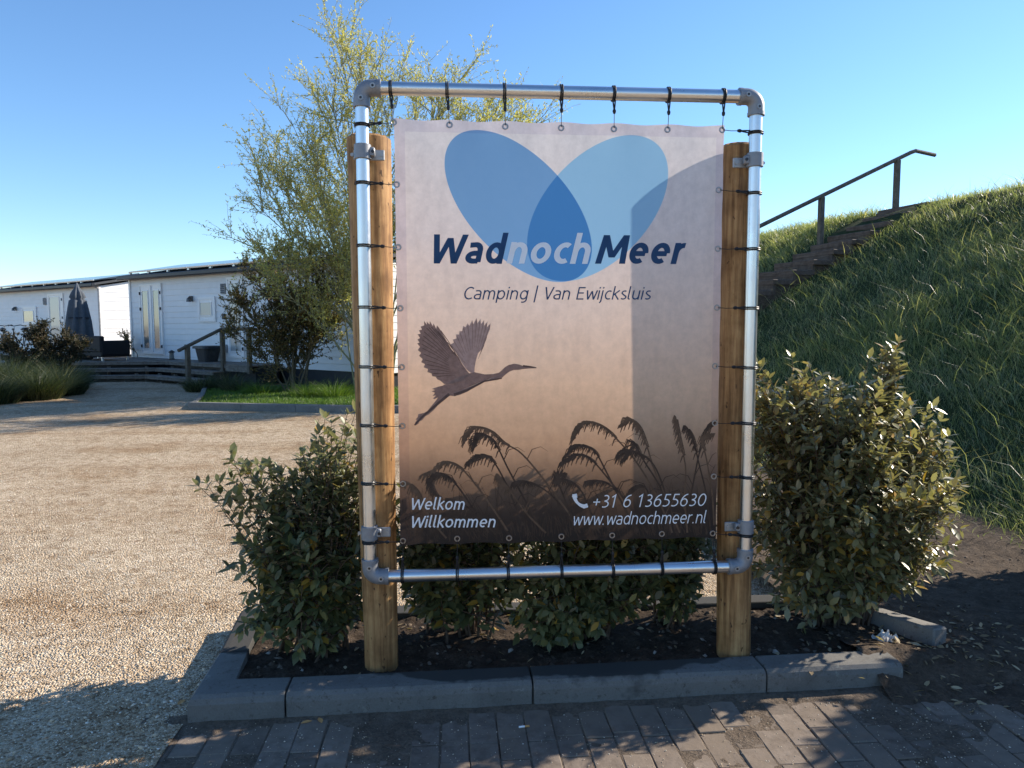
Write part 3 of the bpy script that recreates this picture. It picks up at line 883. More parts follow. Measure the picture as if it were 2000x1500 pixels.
M['ink_white'] = print_mat('white_ink', (0.90, 0.90, 0.91), 0.12)
M['ink_egret'] = print_mat('egret_ink', (0.29, 0.195, 0.165), 0.25, 0.30, 45)
M['ink_egret_far'] = print_mat('egret_far_ink', (0.44, 0.32, 0.285), 0.25, 0.22, 45)
M['ink_egret_dark'] = print_mat('egret_shadow_ink', (0.15, 0.092, 0.076), 0.25, 0.2, 45)
M['ink_reed'] = print_mat('reed_ink', (0.075, 0.046, 0.032), 0.2, 0.4, 25)
M['ink_reed_soft'] = print_mat('reed_soft_ink', (0.14, 0.086, 0.056), 0.3, 0.35, 25)
M['ink_reed_pale'] = print_mat('reed_pale_ink', (0.15, 0.090, 0.056), 0.2, 0.35, 25)

xs = np.linspace(BX0, BX1, 70); zs = np.linspace(BZ0, BZ1, 90)
X, Z = np.meshgrid(xs, zs)
pull = lambda X, Z: .0022 * (np.cos((X - BX0) / (BX1 - BX0) * 2 * math.pi * 6))      # scalloped edge between the ties
Zm = Z + np.where(Z > BZ1 - .1, (Z - BZ1 + .1) / .1, 0) * pull(X, Z) - np.where(Z < BZ0 + .1, (BZ0 + .1 - Z) / .1, 0) * pull(X, Z)
V = np.stack([X, wave(X, Z), Zm], -1).reshape(-1, 3)
nx = len(xs); ny = len(zs)
i = (np.arange(ny - 1)[:, None] * nx + np.arange(nx - 1)[None, :]).ravel()
bn = np_mesh('banner', V, np.concatenate([np.stack([i, i + 1, i + nx + 1], -1), np.stack([i, i + nx + 1, i + nx], -1)]), M['banner'], None, True)
tag(bn, 'printed campsite banner with blue butterfly logo and flying egret tied inside the pipe frame', 'banner')

def print_poly(name, pts, mat, lift=.0012, parent=None, close=True):
    pts = [(x, float(wave(x, z)) - lift, z) for x, z in pts]
    return mesh_obj(name, pts, [tuple(range(len(pts)))], mat, parent or bn)

# ---- lettering: hand-made stroke letters
XH = .745
def arc(cx, cy, rx, ry, a0, a1, n=16):
    return [(cx + rx * math.cos(rad(a0 + (a1 - a0) * k / n)), cy + ry * math.sin(rad(a0 + (a1 - a0) * k / n))) for k in range(n + 1)]
def glyph(ch, t):
    """strokes (centre lines) of one letter for half stroke width t; returns (strokes, advance)"""
    X = XH
    bowl = lambda cx, w: arc(cx, X / 2, w / 2 - t, X / 2 - t, 0, 360, 28)
    def arch(x0, w, hgt=X): return [(x0 + t, .35)] + arc(x0 + w / 2, hgt - t - .25, w / 2 - t, .25, 180, 0, 14) + [(x0 + w - t, 0)]
    dot = lambda x: [(x - t * .02, X + .20 - t * 1.1), (x + .001, X + .20 + t * 1.1)]
    if ch == 'W': return [['H', (t, 1), (.28, 0)], ['H', (.28, 0), (.55, .88)], ['H', (.55, .88), (.82, 0)], ['H', (.82, 0), (1.10 - t, 1)]], 1.10
    if ch == 'M': return [['H', (t, 0), (.06 + t, 1)], ['H', (.06 + t, 1), (.46, .22)], ['H', (.46, .22), (.86 - t, 1)], ['H', (.86 - t, 1), (.92 - t, 0)]], .94
    if ch == 'V': return [['H', (t, 1), (.34, 0)], ['H', (.34, 0), (.68 - t, 1)]], .66
    if ch == 'E': return [[(.52, 1 - t), (t, 1 - t), (t, t), (.54, t)], [(t, .53), (.47, .53)]], .58
    if ch == 'C': return [arc(.40, .5, .40 - t, .5 - t, 52, 308, 24) ], .66
    if ch == 'a': return [[(.08, X - t * 1.2)] + arc(.27, X - t - .19, .25 - t, .19, 95, 0, 10) + [(.52 - t, t * .6)], arc(.28, .225, .28 - t, .225 - t, 80, 290, 18) + [(.52 - t, t)], [(.30, .45 - t), (.52 - t, .45 - t)]], .59
    if ch == 'd': return [bowl(.29, .58), [(.58 - t, 0), (.58 - t, 1.08)]], .66
    if ch == 'p': return [bowl(.29, .58), [(t, X), (t, -.26)]], .65
    if ch == 'g': return [bowl(.29, .58), [(.58 - t, X)] + [(.58 - t, .0)] + arc(.30, -.02, .28 - t, .24 - t, 0, -115, 12)], .66
    if ch == 'n': return [[(t, 0), (t, X)], arch(0, .54)], .62
    if ch == 'm': return [[(t, 0), (t, X)], arch(0, .48), arch(.48 - 2 * t, .48)], .96 - 2 * t + .08
    if ch == 'h': return [[(t, 0), (t, 1.08)], arch(0, .54)], .62
    if ch == 'u': return [[(t, X)] + arc(.27, t + .25, .27 - t, .25, 180, 360, 14) + [(.54 - t, X)], [(.54 - t, X), (.54 - t, 0)]], .62
    if ch == 'o': return [bowl(.30, .60)], .66
    if ch == 'c': return [arc(.30, X / 2, .30 - t, X / 2 - t, 58, 302, 22)], .50
    if ch == 'e': return [arc(.29, X / 2, .29 - t, X / 2 - t, 0, 305, 24), [(t, X / 2 - .01), (.58 - t, X / 2 - .01)]], .63
    if ch == 'r': return [[(t, 0), (t, X)], [(t, .32)] + arc(.30, X - t - .27, .30 - t, .27, 180, 82, 9)], .41
    if ch == 'i': return [[(t, 0), (t, X)], dot(t)], 2 * t + .085
    if ch == 'j': return [[(t, X), (t, -.10)] + arc(t - .13, -.10, .13, .14, 0, -80, 7), dot(t)], 2 * t + .085
    if ch == 'l': return [[(t, 1.08), (t, .16)] + arc(t + .12, .16, .12, .16 - t, 180, 280, 8)], 2 * t + .15
    if ch == 'k': return [[(t, 0), (t, 1.08)], [(t * 1.5, .38), (.46, X)], [(.17, .42), (.50, 0)]], .54
    if ch == 'w': return [['H', (t, X), (.21, 0)], ['H', (.21, 0), (.42, .68)], ['H', (.42, .68), (.63, 0)], ['H', (.63, 0), (.84 - t, X)]], .83
    if ch == 's': return [arc(.24, X * .735, .21 - t * .7, X * .265 - t, 50, 200, 12) + [(.23, X * .5)] + arc(.22, X * .265, .23 - t * .7, X * .265 - t, 30, -140, 12)], .47
    if ch == '|': return [[(t, -.22), (t, 1.12)]], 2 * t + .10
    if ch == '0': return [arc(.31, .5, .31 - t, .5 - t, 0, 360, 30)], .68
    if ch == '1': return [[(.04, .80), (.26, 1 - t * .5), (.26, 0)]], .52
    if ch == '3': return [arc(.22, .745, .26 - t, .255 - t, 130, -80, 14) + [(.16, .52)], [(.16, .52)] + arc(.22, .27, .31 - t, .27 - t, 80, -125, 16)], .58
    if ch == '5': return [[(.50, 1 - t), (.13, 1 - t), (.10, .58)] + arc(.20, .31, .33 - t, .31 - t, 95, -125, 18)], .59
    if ch == '6': return [arc(.30, .32, .28 - t * .9, .32 - t, 0, 360, 26), [(.50, 1 - t)] + arc(.52, .36, .50 - t, .64 - t, 98, 180, 12)], .64
    if ch == '+': return [[(.04, .45), (.56, .45)], [(.30, .19), (.30, .71)]], .64
    if ch == '.': return [[(t, -.0), (t + .001, 2.2 * t)]], 2 * t + .12
    return [], .30
def stroke_mesh(path, t, V, F, lift):
    if path[0] == 'H':          # straight bar cut level at both ends
        (xa, ya), (xb, yb) = path[1], path[2]
        hw = t * 1.06
        b = len(V)
        for x, y in ((xa - hw, ya), (xa + hw, ya), (xb + hw, yb), (xb - hw, yb)): V.append((Vector((x, y)), lift))
        F.append((b, b + 1, b + 2, b + 3) if ya < yb else (b + 3, b + 2, b + 1, b))
        return
    P = [Vector((p[0], p[1])) for p in path]
    Q = [P[0]]
    for p in P[1:]:
        if (p - Q[-1]).length > 1e-4: Q.append(p)
    P = Q
    closed = (P[0] - P[-1]).length < 1e-3 and len(P) > 4
    if closed: P = P[:-1]
    n = len(P); b = len(V)
    for i_ in range(n):
        if closed: d0 = (P[i_] - P[i_ - 1]).normalized(); d1 = (P[(i_ + 1) % n] - P[i_]).normalized()
        else:
            d1 = (P[min(i_ + 1, n - 1)] - P[min(i_, n - 2)]).normalized(); d0 = (P[max(i_, 1)] - P[max(i_ - 1, 0)]).normalized()
        n0 = Vector((-d0.y, d0.x)); n1 = Vector((-d1.y, d1.x)); mm = (n0 + n1)
        if mm.length < .2: mm = n0
        mm.normalize(); k = t / max(mm.dot(n0), .42)
        V.append((P[i_] + mm * k, lift)); V.append((P[i_] - mm * k, lift))
    m = n if closed else n - 1
    for i_ in range(m):
        j = (i_ + 1) % n
        F.append((b + 2 * i_ + 1, b + 2 * j + 1, b + 2 * j, b + 2 * i_))
def lettering(text, x0, x1, zb, cap, t, mat, shear=.21, track=.055, dz=0.0, lift=.0014):
    """one printed line from x0 to x1 (ends), baseline zb, capital height cap"""
    adv = 0; items = []
    for ch in text:
        s, a = glyph(ch, t)
        items.append((s, adv)); adv += a + track
    width = adv - track - .02
    sx = (x1 - x0) / (width + shear * .75)
    V = []; F = []
    for s, off in items:
        for q, path in enumerate(s):
            stroke_mesh(['H'] + [(px + off, py) for px, py in path[1:]] if path[0] == 'H' else [(px + off, py) for px, py in path], t, V, F, lift + q * .00012)
    out = []
    for p, lf in V:
        x = x0 + (p.x + shear * p.y) * sx
        z = zb + dz * (x - x0) + p.y * cap
        out.append((x, float(wave(x, z)) - lf, z))
    return mesh_obj('lettering', out, F, mat, bn)
B = .089
lettering('Wad', -.528, -.214, 1.7520, .112, B, M['ink_navy'], track=.05)
lettering('noch', -.222, .128, 1.7535, .112, B * .95, M['ink_white'], track=.045, lift=.0018)
lettering('Meer', .130, .505, 1.7545, .112, B, M['ink_navy'], track=.05)
lettering('Camping | Van Ewijcksluis', -.393, .361, 1.6130, .0495, .050, M['ink_navy'], track=.075)
lettering('Welkom', -.612, -.386, .7790, .0475, .064, M['ink_white'], dz=-.018, track=.06, lift=.0026)
lettering('Willkommen', -.613, -.262, .7055, .0475, .064, M['ink_white'], dz=-.014, track=.06, lift=.0026)
lettering('+31 6 13655630', .122, .604, .7720, .0525, .046, M['ink_white'], dz=-.006, track=.075, lift=.0026)
lettering('www.wadnochmeer.nl', .0425, .605, .7015, .0505, .046, M['ink_white'], dz=-.008, track=.065, lift=.0026)
# telephone receiver sign
V = []; F = []
def ph_quad(c, ang, hx, hz):
    b_ = len(V)
    for u_, v_ in ((-hx, -hz), (hx, -hz), (hx, hz), (-hx, hz)):
        x = c[0] + u_ * math.cos(ang) - v_ * math.sin(ang); z = c[1] + u_ * math.sin(ang) + v_ * math.cos(ang)
        V.append((x, float(wave(x, z)) - .0027, z))
    F.append((b_, b_ + 1, b_ + 2, b_ + 3))
pth = [(.0485, .826)] + arc(.1010, .828, .0500, .0500, 190, 258, 12) + [(.0935, .7775)]
b_ = len(V); n = len(pth)
for k, (x, z) in enumerate(pth):
    d = (Vector(pth[min(k + 1, n - 1)]) - Vector(pth[max(k - 1, 0)])).normalized(); nn = Vector((-d.y, d.x))
    w_ = .0050 + .0035 * abs(k / (n - 1) - .5) * 2
    for s_ in (1, -1):
        V.append((x + nn.x * w_ * s_, float(wave(x, z)) - .0025, z + nn.y * w_ * s_))
for k in range(n - 1): F.append((b_ + 2 * k + 1, b_ + 2 * k + 3, b_ + 2 * k + 2, b_ + 2 * k))
ph_quad((.0530, .8225), .15, .0095, .0085); ph_quad((.0965, .7800), .30, .0100, .0080)
mesh_obj('phone_symbol', V, F, M['ink_white'], bn)

# ---- egret
NEAR = [[-0.3662,1.3167],[-0.3811,1.3357],[-0.3998,1.3623],[-0.4332,1.4115],[-0.4443,1.4228],[-0.4591,1.4529],[-0.4701,1.4717],[-0.487,1.5016],[-0.4958,1.5129],[-0.4982,1.4979],[-0.5091,1.5204],[-0.5108,1.5077],[-0.5232,1.5293],[-0.5241,1.5152],[-0.5351,1.5271],[-0.5345,1.5137],[-0.5455,1.5301],[-0.5449,1.5122],[-0.5591,1.5078],[-0.554,1.4958],[-0.566,1.4929],[-0.5587,1.4794],[-0.5714,1.478],[-0.5619,1.463],[-0.5724,1.457],[-0.5636,1.4451],[-0.5733,1.4421],[-0.5623,1.4286],[-0.5714,1.4159],[-0.5581,1.4046],[-0.5665,1.3934],[-0.5524,1.3805],[-0.5586,1.3685],[-0.5437,1.3609],[-0.5491,1.3482],[-0.532,1.3413],[-0.5351,1.3293],[-0.5187,1.3239],[-0.5158,1.3125],[-0.5031,1.3109],[-0.4965,1.3003],[-0.4845,1.2949],[-0.4696,1.2819],[-0.438,1.2832],[-0.4003,1.2942]]
FAR = [[-0.3548,1.3189],[-0.3736,1.3319],[-0.3849,1.3433],[-0.3998,1.3661],[-0.422,1.4039],[-0.4406,1.4266],[-0.4427,1.4378],[-0.4292,1.4453],[-0.4343,1.4566],[-0.42,1.4603],[-0.4214,1.4768],[-0.4094,1.476],[-0.4078,1.4902],[-0.3973,1.4894],[-0.3927,1.5104],[-0.3837,1.5044],[-0.3761,1.5201],[-0.3687,1.5104],[-0.3573,1.5328],[-0.3529,1.5163],[-0.3399,1.5418],[-0.3371,1.5193],[-0.3249,1.5373],[-0.3235,1.5163],[-0.3107,1.5328],[-0.3115,1.5103],[-0.2971,1.5275],[-0.3003,1.5042],[-0.2851,1.52],[-0.2882,1.4974],[-0.2974,1.4749],[-0.3028,1.4561],[-0.3089,1.4411],[-0.3165,1.4222],[-0.3256,1.4125],[-0.3355,1.402],[-0.3409,1.3846],[-0.3455,1.3658],[-0.3494,1.3446],[-0.3503,1.3242]]
BODY = [[-0.4606,1.2834],[-0.4228,1.302],[-0.385,1.3191],[-0.351,1.328],[-0.3095,1.3186],[-0.2754,1.3198],[-0.2526,1.325],[-0.2411,1.3348],[-0.2297,1.3461],[-0.2145,1.3551],[-0.1917,1.3603],[-0.1726,1.3571],[-0.1574,1.3509],[-0.1307,1.3485],[-0.1039,1.3445],[-0.1039,1.3415],[-0.1307,1.3409],[-0.1574,1.3388],[-0.1726,1.3358],[-0.1955,1.3345],[-0.2107,1.3293],[-0.226,1.318],[-0.2412,1.3044],[-0.2565,1.2969],[-0.2793,1.2933],[-0.3096,1.2882],[-0.3324,1.2808],[-0.3552,1.2673],[-0.378,1.2508],[-0.4083,1.2381],[-0.4309,1.233],[-0.4498,1.2355],[-0.4687,1.2258],[-0.49,1.2032],[-0.5128,1.1776],[-0.5318,1.1611],[-0.5446,1.1544],[-0.5583,1.1386],[-0.5674,1.1349],[-0.5727,1.125],[-0.5848,1.1176],[-0.5825,1.129],[-0.587,1.1267],[-0.5778,1.1403],[-0.5838,1.1419],[-0.5747,1.1509],[-0.5723,1.1631],[-0.5497,1.1674],[-0.5369,1.1748],[-0.5156,1.2004],[-0.5003,1.2193],[-0.4942,1.2291],[-0.5078,1.2224],[-0.5145,1.224],[-0.5016,1.2367],[-0.5159,1.2346],[-0.5053,1.2474],[-0.5202,1.2528],[-0.5044,1.258],[-0.5179,1.2626],[-0.4923,1.2715],[-0.4757,1.2751]]
REEDS = [[[0.0372,0.7415],[-0.0335,0.8376],[-0.1113,0.9408],[-0.173,1.0079],[-0.2344,1.0437],[-0.2801,1.0867],[-0.3334,1.1066],[-0.3715,1.088],[-0.3884,1.0613]],[[-0.1578,0.7066],[-0.2041,0.8255],[-0.2424,0.912],[-0.2806,0.9748],[-0.3111,0.9908],[-0.3417,0.9835],[-0.3646,0.9723]],[[-0.0799,0.681],[-0.1577,0.8245],[-0.2193,0.9427],[-0.265,1.0364],[-0.3031,1.0716],[-0.3336,1.0682],[-0.349,1.0377]],[[-0.2199,0.6845],[-0.2966,0.804],[-0.3651,0.8988],[-0.4105,0.9461],[-0.456,0.9662],[-0.5093,0.9401],[-0.5511,0.9216]],[[-0.2972,0.6785],[-0.3658,0.7898],[-0.4187,0.8688],[-0.4565,0.9082],[-0.4868,0.9165],[-0.5135,0.9016]],[[-0.3743,0.6647],[-0.4274,0.7443],[-0.4802,0.8079],[-0.5102,0.8473],[-0.5235,0.8824]],[[0.4588,0.6597],[0.3924,0.8131],[0.3111,0.9492],[0.2312,1.0446],[0.1758,1.0961],[0.121,1.1201],[0.0743,1.1052],[0.0474,1.0628]],[[0.3546,0.6623],[0.2654,0.7919],[0.1854,0.8963],[0.1221,0.9681],[0.075,0.9884],[0.0361,0.9773],[0.0112,0.966]],[[0.3147,0.6633],[0.2335,0.8164],[0.1773,0.9279],[0.1375,0.9991],[0.0982,1.0232],[0.0592,1.0238],[0.0205,0.9932]],[[0.491,0.6589],[0.4243,0.8124],[0.3746,0.9402],[0.3415,1.043],[0.3171,1.0981],[0.2853,1.1258],[0.25,1.1146]],[[0.4749,0.6593],[0.4239,0.8363],[0.3745,0.9481],[0.3105,0.9924],[0.271,1.0009],[0.2397,0.9818]],[[0.4508,0.6599],[0.4161,0.8285],[0.3346,0.9645],[0.3022,1.0279],[0.2866,1.0125],[0.2555,0.9737]],[[0.5232,0.6581],[0.5084,0.8107],[0.5102,0.9299],[0.4842,1.0488],[0.4669,1.1275]],[[0.6201,0.6638],[0.6009,0.8088],[0.566,0.9448],[0.54,1.048],[0.5169,1.0876]],[[0.5219,0.7304],[0.5435,0.8658],[0.5652,0.9844],[0.5875,1.071],[0.6187,1.1099]],[[0.6358,0.6876],[0.6251,0.8083],[0.5978,0.9601],[0.5801,1.0395],[0.6117,1.0627]],[[0.1558,0.6672],[0.1077,0.7795],[0.0838,0.8353],[0.0444,0.8754],[-0.0025,0.892]],[[0.3146,0.6713],[0.2815,0.7757],[0.2174,0.8484],[0.1699,0.8769],[0.1227,0.8817]],[[-0.4664,0.6592],[-0.5116,0.7151],[-0.549,0.7783],[-0.5784,0.8487],[-0.6082,0.8802]],[[0.0769,0.6692],[-0.0021,0.7819],[-0.0646,0.8461],[-0.1267,0.8787],[-0.1731,0.8835]],[[0.0612,0.6696],[0.0293,0.7654],[0.0016,0.8369],[-0.0181,0.8923],[0.0014,0.9076]],[[-0.0643,0.6727],[-0.1422,0.7535],[-0.2041,0.8411],[-0.2501,0.9044]],[[-0.2663,0.6698],[-0.3277,0.7342],[-0.3888,0.7903],[-0.4421,0.8148]],[[0.4106,0.6609],[0.3854,0.7415],[0.3522,0.8377],[0.3281,0.8541],[0.2966,0.8389]]]
E_TOP = [[-0.6518, 2.2827], [-0.4396, 2.2792], [-0.2249, 2.2775], [-0.0075, 2.2758], [0.2004, 2.2758], [0.4147, 2.2778], [0.6337, 2.2799]] 
P_TOP = [-0.6616, -0.4483, -0.2285, -0.008, 0.197, 0.4145, 0.6345]
E_LEFT = [[-0.6518, 2.2827], [-0.6436, 2.0509], [-0.6412, 1.8137], [-0.6367, 1.5791], [-0.634, 1.3493], [-0.6353, 1.1164], [-0.6366, 0.8846], [-0.6398, 0.6539]] 
P_LEFT = [2.2711, 2.0551, 1.8187, 1.5831, 1.3523, 1.1224, 0.8916, 0.6536]
E_RIGHT = [[0.6337, 2.2799], [0.6263, 2.0473], [0.6272, 1.8157], [0.6282, 1.581], [0.6248, 1.3453], [0.6277, 1.1128], [0.6281, 0.8921], [0.6288, 0.6537]] 
P_RIGHT = [2.2702, 2.0348, 1.8145, 1.5789, 1.3381, 1.1108, 0.8871, 0.6431]
E_BOT = [[-0.6378, 0.6538], [-0.4232, 0.6567], [-0.2146, 0.6556], [-0.0014, 0.6566], [0.2077, 0.6556], [0.4149, 0.6568], [0.6288, 0.6537]] 
P_BOT = [-0.6436, -0.4243, -0.219, -0.0009, 0.2113, 0.4152, 0.6388]
print_poly('far_wing', FAR, M['ink_egret_far'], .0012)
print_poly('egret_body', BODY, M['ink_egret'], .0014)
print_poly('near_wing', NEAR, M['ink_egret'], .0017)
def ribbon(V, F, pts, w0, w1, lift):
    P = [Vector(p) for p in pts]; b = len(V); n = len(P)
    for i_ in range(n):
        d = (P[min(i_ + 1, n - 1)] - P[max(i_ - 1, 0)]).normalized(); nn = Vector((-d.y, d.x)); w_ = w0 + (w1 - w0) * i_ / (n - 1)
        for s_ in (1, -1):
            q = P[i_] + nn * w_ * s_
            q.x = min(max(q.x, BX0 + .006), BX1 - .006); q.y = max(q.y, BZ0 + .004)
            V.append((q.x, float(wave(q.x, q.y)) - lift, q.y))
    for i_ in range(n - 1):
        F.append((b + 2 * i_ + 1, b + 2 * i_ + 3, b + 2 * i_ + 2, b + 2 * i_))
# feather lines on the wings and the dark legs
V = []; F = []
root = Vector((-.372, 1.318))
for k in range(3, len(NEAR) - 5, 2):
    tip = Vector(NEAR[k]); a = root.lerp(tip, .42); ribbon(V, F, [a, root.lerp(tip, .7) + Vector((.002, .002)), root.lerp(tip, .95)], .0006, .0016, .0021)
mesh_obj('feather_lines', V, F, M['ink_egret_dark'], bn)
V = []; F = []
root = Vector((-.356, 1.330))
for k in range(4, len(FAR) - 6, 2):
    tip = Vector(FAR[k]); ribbon(V, F, [root.lerp(tip, .45), root.lerp(tip, .7), root.lerp(tip, .95)], .0005, .0013, .0016)
mesh_obj('feather_lines', V, F, M['ink_egret'], bn)
V = []; F = []
ribbon(V, F, [BODY[12], BODY[13], BODY[14]], .004, .0012, .0019)
ribbon(V, F, [(BODY[31][0], BODY[31][1] + .006), (BODY[33][0] - .006, BODY[33][1]), (BODY[36][0] - .01, BODY[36][1]), (BODY[40][0] - .003, BODY[40][1] + .002)], .006, .003, .0019)
ribbon(V, F, [(BODY[22][0], BODY[22][1] - .002), (BODY[25][0], BODY[25][1] + .004), (BODY[28][0], BODY[28][1] + .006), (BODY[30][0], BODY[30][1] + .005)], .002, .006, .0019)
mesh_obj('bill_and_legs', V, F, M['ink_egret_dark'], bn)

# ---- reeds
def smooth_path(P, n=26):
    P = [Vector(p) for p in P]; out = []
    m = len(P) - 1
    for k in range(n + 1):
        u_ = k / n * m; i_ = min(int(u_), m - 1); f_ = u_ - i_
        p0 = P[max(i_ - 1, 0)]; p1 = P[i_]; p2 = P[i_ + 1]; p3 = P[min(i_ + 2, m)]
        out.append(.5 * ((2 * p1) + (-p0 + p2) * f_ + (2 * p0 - 5 * p1 + 4 * p2 - p3) * f_ ** 2 + (-p0 + 3 * p1 - 3 * p2 + p3) * f_ ** 3))
    return out
rr = random.Random(5)
for q, path in enumerate(REEDS):
    sp = smooth_path(path)
    V = []; F = []
    ribbon(V, F, sp, .0040, .0018, .0010 + q * .00002)
    n = len(sp)
    k0 = int(n * (.45 if len(path) > 5 else .62))
    for k in range(k0, n):
        fr = (k - k0) / (n - k0)
        for _ in range(8):
            a = sp[k]; d = (sp[min(k + 1, n - 1)] - sp[max(k - 1, 0)]).normalized()
            ln = (.018 + .035 * math.sin(math.pi * min(1, fr * .9 + .12))) * rr.uniform(.5, 1.15)
            e1 = a + d * ln * .75 + Vector((-.3, -.1)) * ln * rr.uniform(0, .6); e2 = e1 + Vector((-.35, -.9)) * ln * rr.uniform(.2, .75)
            ribbon(V, F, [a, a.lerp(e1, .55) + Vector((0, .002)), e1, e2], .0036, .0010, .0011 + q * .00002 + rr.random() * .0003)
    V2 = []; F2 = []
    ribbon(V2, F2, [p + Vector((.006, .002)) for p in sp[k0:]], .0020, .0030, .0006 + q * .00001)
    for k in range(k0, n, 2):
        a = sp[k] + Vector((.008, 0)); ribbon(V2, F2, [a, a + Vector((-.012, -.012)), a + Vector((-.020, -.036))], .0045, .0015, .0006 + q * .00001)
    mesh_obj('soft_reed', V2, F2, M['ink_reed_soft'], bn)
    for _ in range(3):      # narrow leaves on the stalk
        k = rr.randrange(2, max(3, int(n * .5))); a = sp[k]; sgn = rr.choice((-1, 1))
        ribbon(V, F, [a, a + Vector((sgn * .02, .04)), a + Vector((sgn * .055, .05)), a + Vector((sgn * .085, .03))], .0022, .0004, .0010 + rr.random() * .0003)
    mesh_obj('reed', V, F, M['ink_reed'] if q % 3 else M['ink_reed_pale'], bn)
V = []; F = []          # undergrowth of fine stalks
for _ in range(260):
    x = rr.uniform(BX0 + .03, BX1 - .03); h = rr.uniform(.05, .22); l = rr.uniform(-.10, .03)
    z0_ = BZ0 + rr.uniform(.005, .05)
    ribbon(V, F, [(x, z0_), (x + l * .3, z0_ + h * .5), (x + l, z0_ + h)], .0015, .0004, .0008 + rr.random() * .0002)
ug = mesh_obj('reed_undergrowth', V, F, M['ink_reed'], bn)
ug['kind'] = 'stuff'

# ---- eyelets and bungee ties
def eyelet(x, z):
    m = MB().torus((x, float(wave(x, z)) - .0012, z), (0, 1, 0), .0098, .0030, 18, 6)
    m.build('eyelet', M['brass'], bn, True)
def bungee(px, pz, ex, ez, axis):
    """px,pz on the pipe centre line; ex,ez eyelet; axis of the pipe"""
    d = Vector((ex - px, 0, ez - pz)); L = d.length; d.normalize()
    side = Vector((1, 0, 0)) if axis == 'X' else Vector((0, 0, 1))
    m = MB()
    for s_ in (-.0035, .0035):
        c = Vector((px, 0, pz)) + side * s_
        m.torus(c, side, PR + .0030, .0031, 18, 6)
    a = Vector((px, -.012, pz)) + d * (PR + .002)
    kn = a + d * min(.042, L * .32)
    for s_ in (-.0040, .0040):
        m.tube([a + side * s_ * 1.2, a.lerp(kn, .5) + side * s_ * .7, kn], .0030, 6)
    m.tube([kn - d * .008, kn - d * .003, kn + d * .003, kn + d * .010], [.0035, .0068, .0072, .0045], 8)
    e = Vector((ex, -.004, ez))
    m.tube([kn, kn.lerp(e, .5) + Vector((0, 0, -.002)), e - d * .003], .0015, 5)
    m.build('bungee_tie', M['black'], bn, True)
for k, ((ex, ez), px) in enumerate(zip(E_TOP, P_TOP)):
    eyelet(ex, ez); bungee(px, FZ1, ex, ez, 'X')
for k, ((ex, ez), pz) in enumerate(zip(E_LEFT, P_LEFT)):
    if k: eyelet(ex, ez)
    bungee(-FW, pz, ex, ez, 'Z')
for k, ((ex, ez), pz) in enumerate(zip(E_RIGHT, P_RIGHT)):
    if k: eyelet(ex, ez)
    bungee(FW, pz, ex, ez, 'Z')
for k, ((ex, ez), px) in enumerate(zip(E_BOT, P_BOT)):
    if 0 < k < 6: eyelet(ex, ez)
    bungee(px, FZ0, ex, ez, 'X')
# ------------------------------------------------------------------ chalets
TH = rad(40.19)
HX, HY = -5.92, 17.15
HRZ = math.atan2(math.sin(TH), -math.cos(TH))        # local +x runs along the front, local +y points out of it
def h2w(u, v, z=0.0):
    return (HX - math.cos(TH) * u - math.sin(TH) * v, HY + math.sin(TH) * u - math.cos(TH) * v, z)
def siding(name, u0, u1, z0, z1, parent, plane='front', v=0.0, gable=None):
    """lapped boards, one mesh: each board leans out to its lower edge"""
    bh = .165; V = []; F = []; z = z0
    while z < z1 - .01:
        zt = min(z + bh, z1); b = len(V)
        for a in (u0, u1):
            for d, zz in ((.013, z), (.015, z + .010), (.003, zt), (-.03, zt), (-.03, z)):
                V.append((a, v + d, zz) if plane == 'front' else (v - d, a, zz))
        n = 5
        for k in range(n):
            q = (b + k, b + (k + 1) % n, b + n + (k + 1) % n, b + n + k)
            F.append(q if plane != 'front' else tuple(reversed(q)))
        F.append(tuple(b + k for k in range(n))); F.append(tuple(b + n + k for k in reversed(range(n))))
        z = zt
    return mesh_obj(name, V, F, M['white'], parent)
def framed(parent, name, ua, ub, za, zb, panes, fr=.06, mat='glass', v=.03, fmat='whiteframe'):
    """frame with glass panes: panes list of (u0,u1,z0,z1)"""
    m = MB()
    d = .05
    m.box(((ua + ub) / 2, v, zb - fr / 2), (ub - ua, d, fr)); m.box(((ua + ub) / 2, v, za + fr / 2), (ub - ua, d, fr))
    m.box((ua + fr / 2, v, (za + zb) / 2), (fr, d, zb - za - 2 * fr)); m.box((ub - fr / 2, v, (za + zb) / 2), (fr, d, zb - za - 2 * fr))
    o = m.build(name, M[fmat], parent)
    MB().box(((ua + ub) / 2, v - .005, (za + zb) / 2), (ub - ua - 2 * fr, .03, zb - za - 2 * fr)).build('leaf_panel', M[fmat], o)
    for (a, b, c, d2) in panes:
        MB().box(((a + b) / 2, v + .014, (c + d2) / 2), (b - a, .016, d2 - c)).build('pane', M[mat], o)
        t = .018
        g_ = MB()
        g_.box(((a + b) / 2, v + .020, c - t / 2), (b - a + 2 * t, .022, t)); g_.box(((a + b) / 2, v + .020, d2 + t / 2), (b - a + 2 * t, .022, t))
        g_.box((a - t / 2, v + .020, (c + d2) / 2), (t, .022, d2 - c)); g_.box((b + t / 2, v + .020, (c + d2) / 2), (t, .022, d2 - c))
        g_.build('glazing_bead', M[fmat], o)
    return o
def hinge(parent, u, z, v=.065):
    MB().tube([(u, v, z - .045), (u, v, z + .045)], .022, 8).box((u + .03, v - .01, z), (.05, .012, .04)).build('hinge', M['dark'], parent)
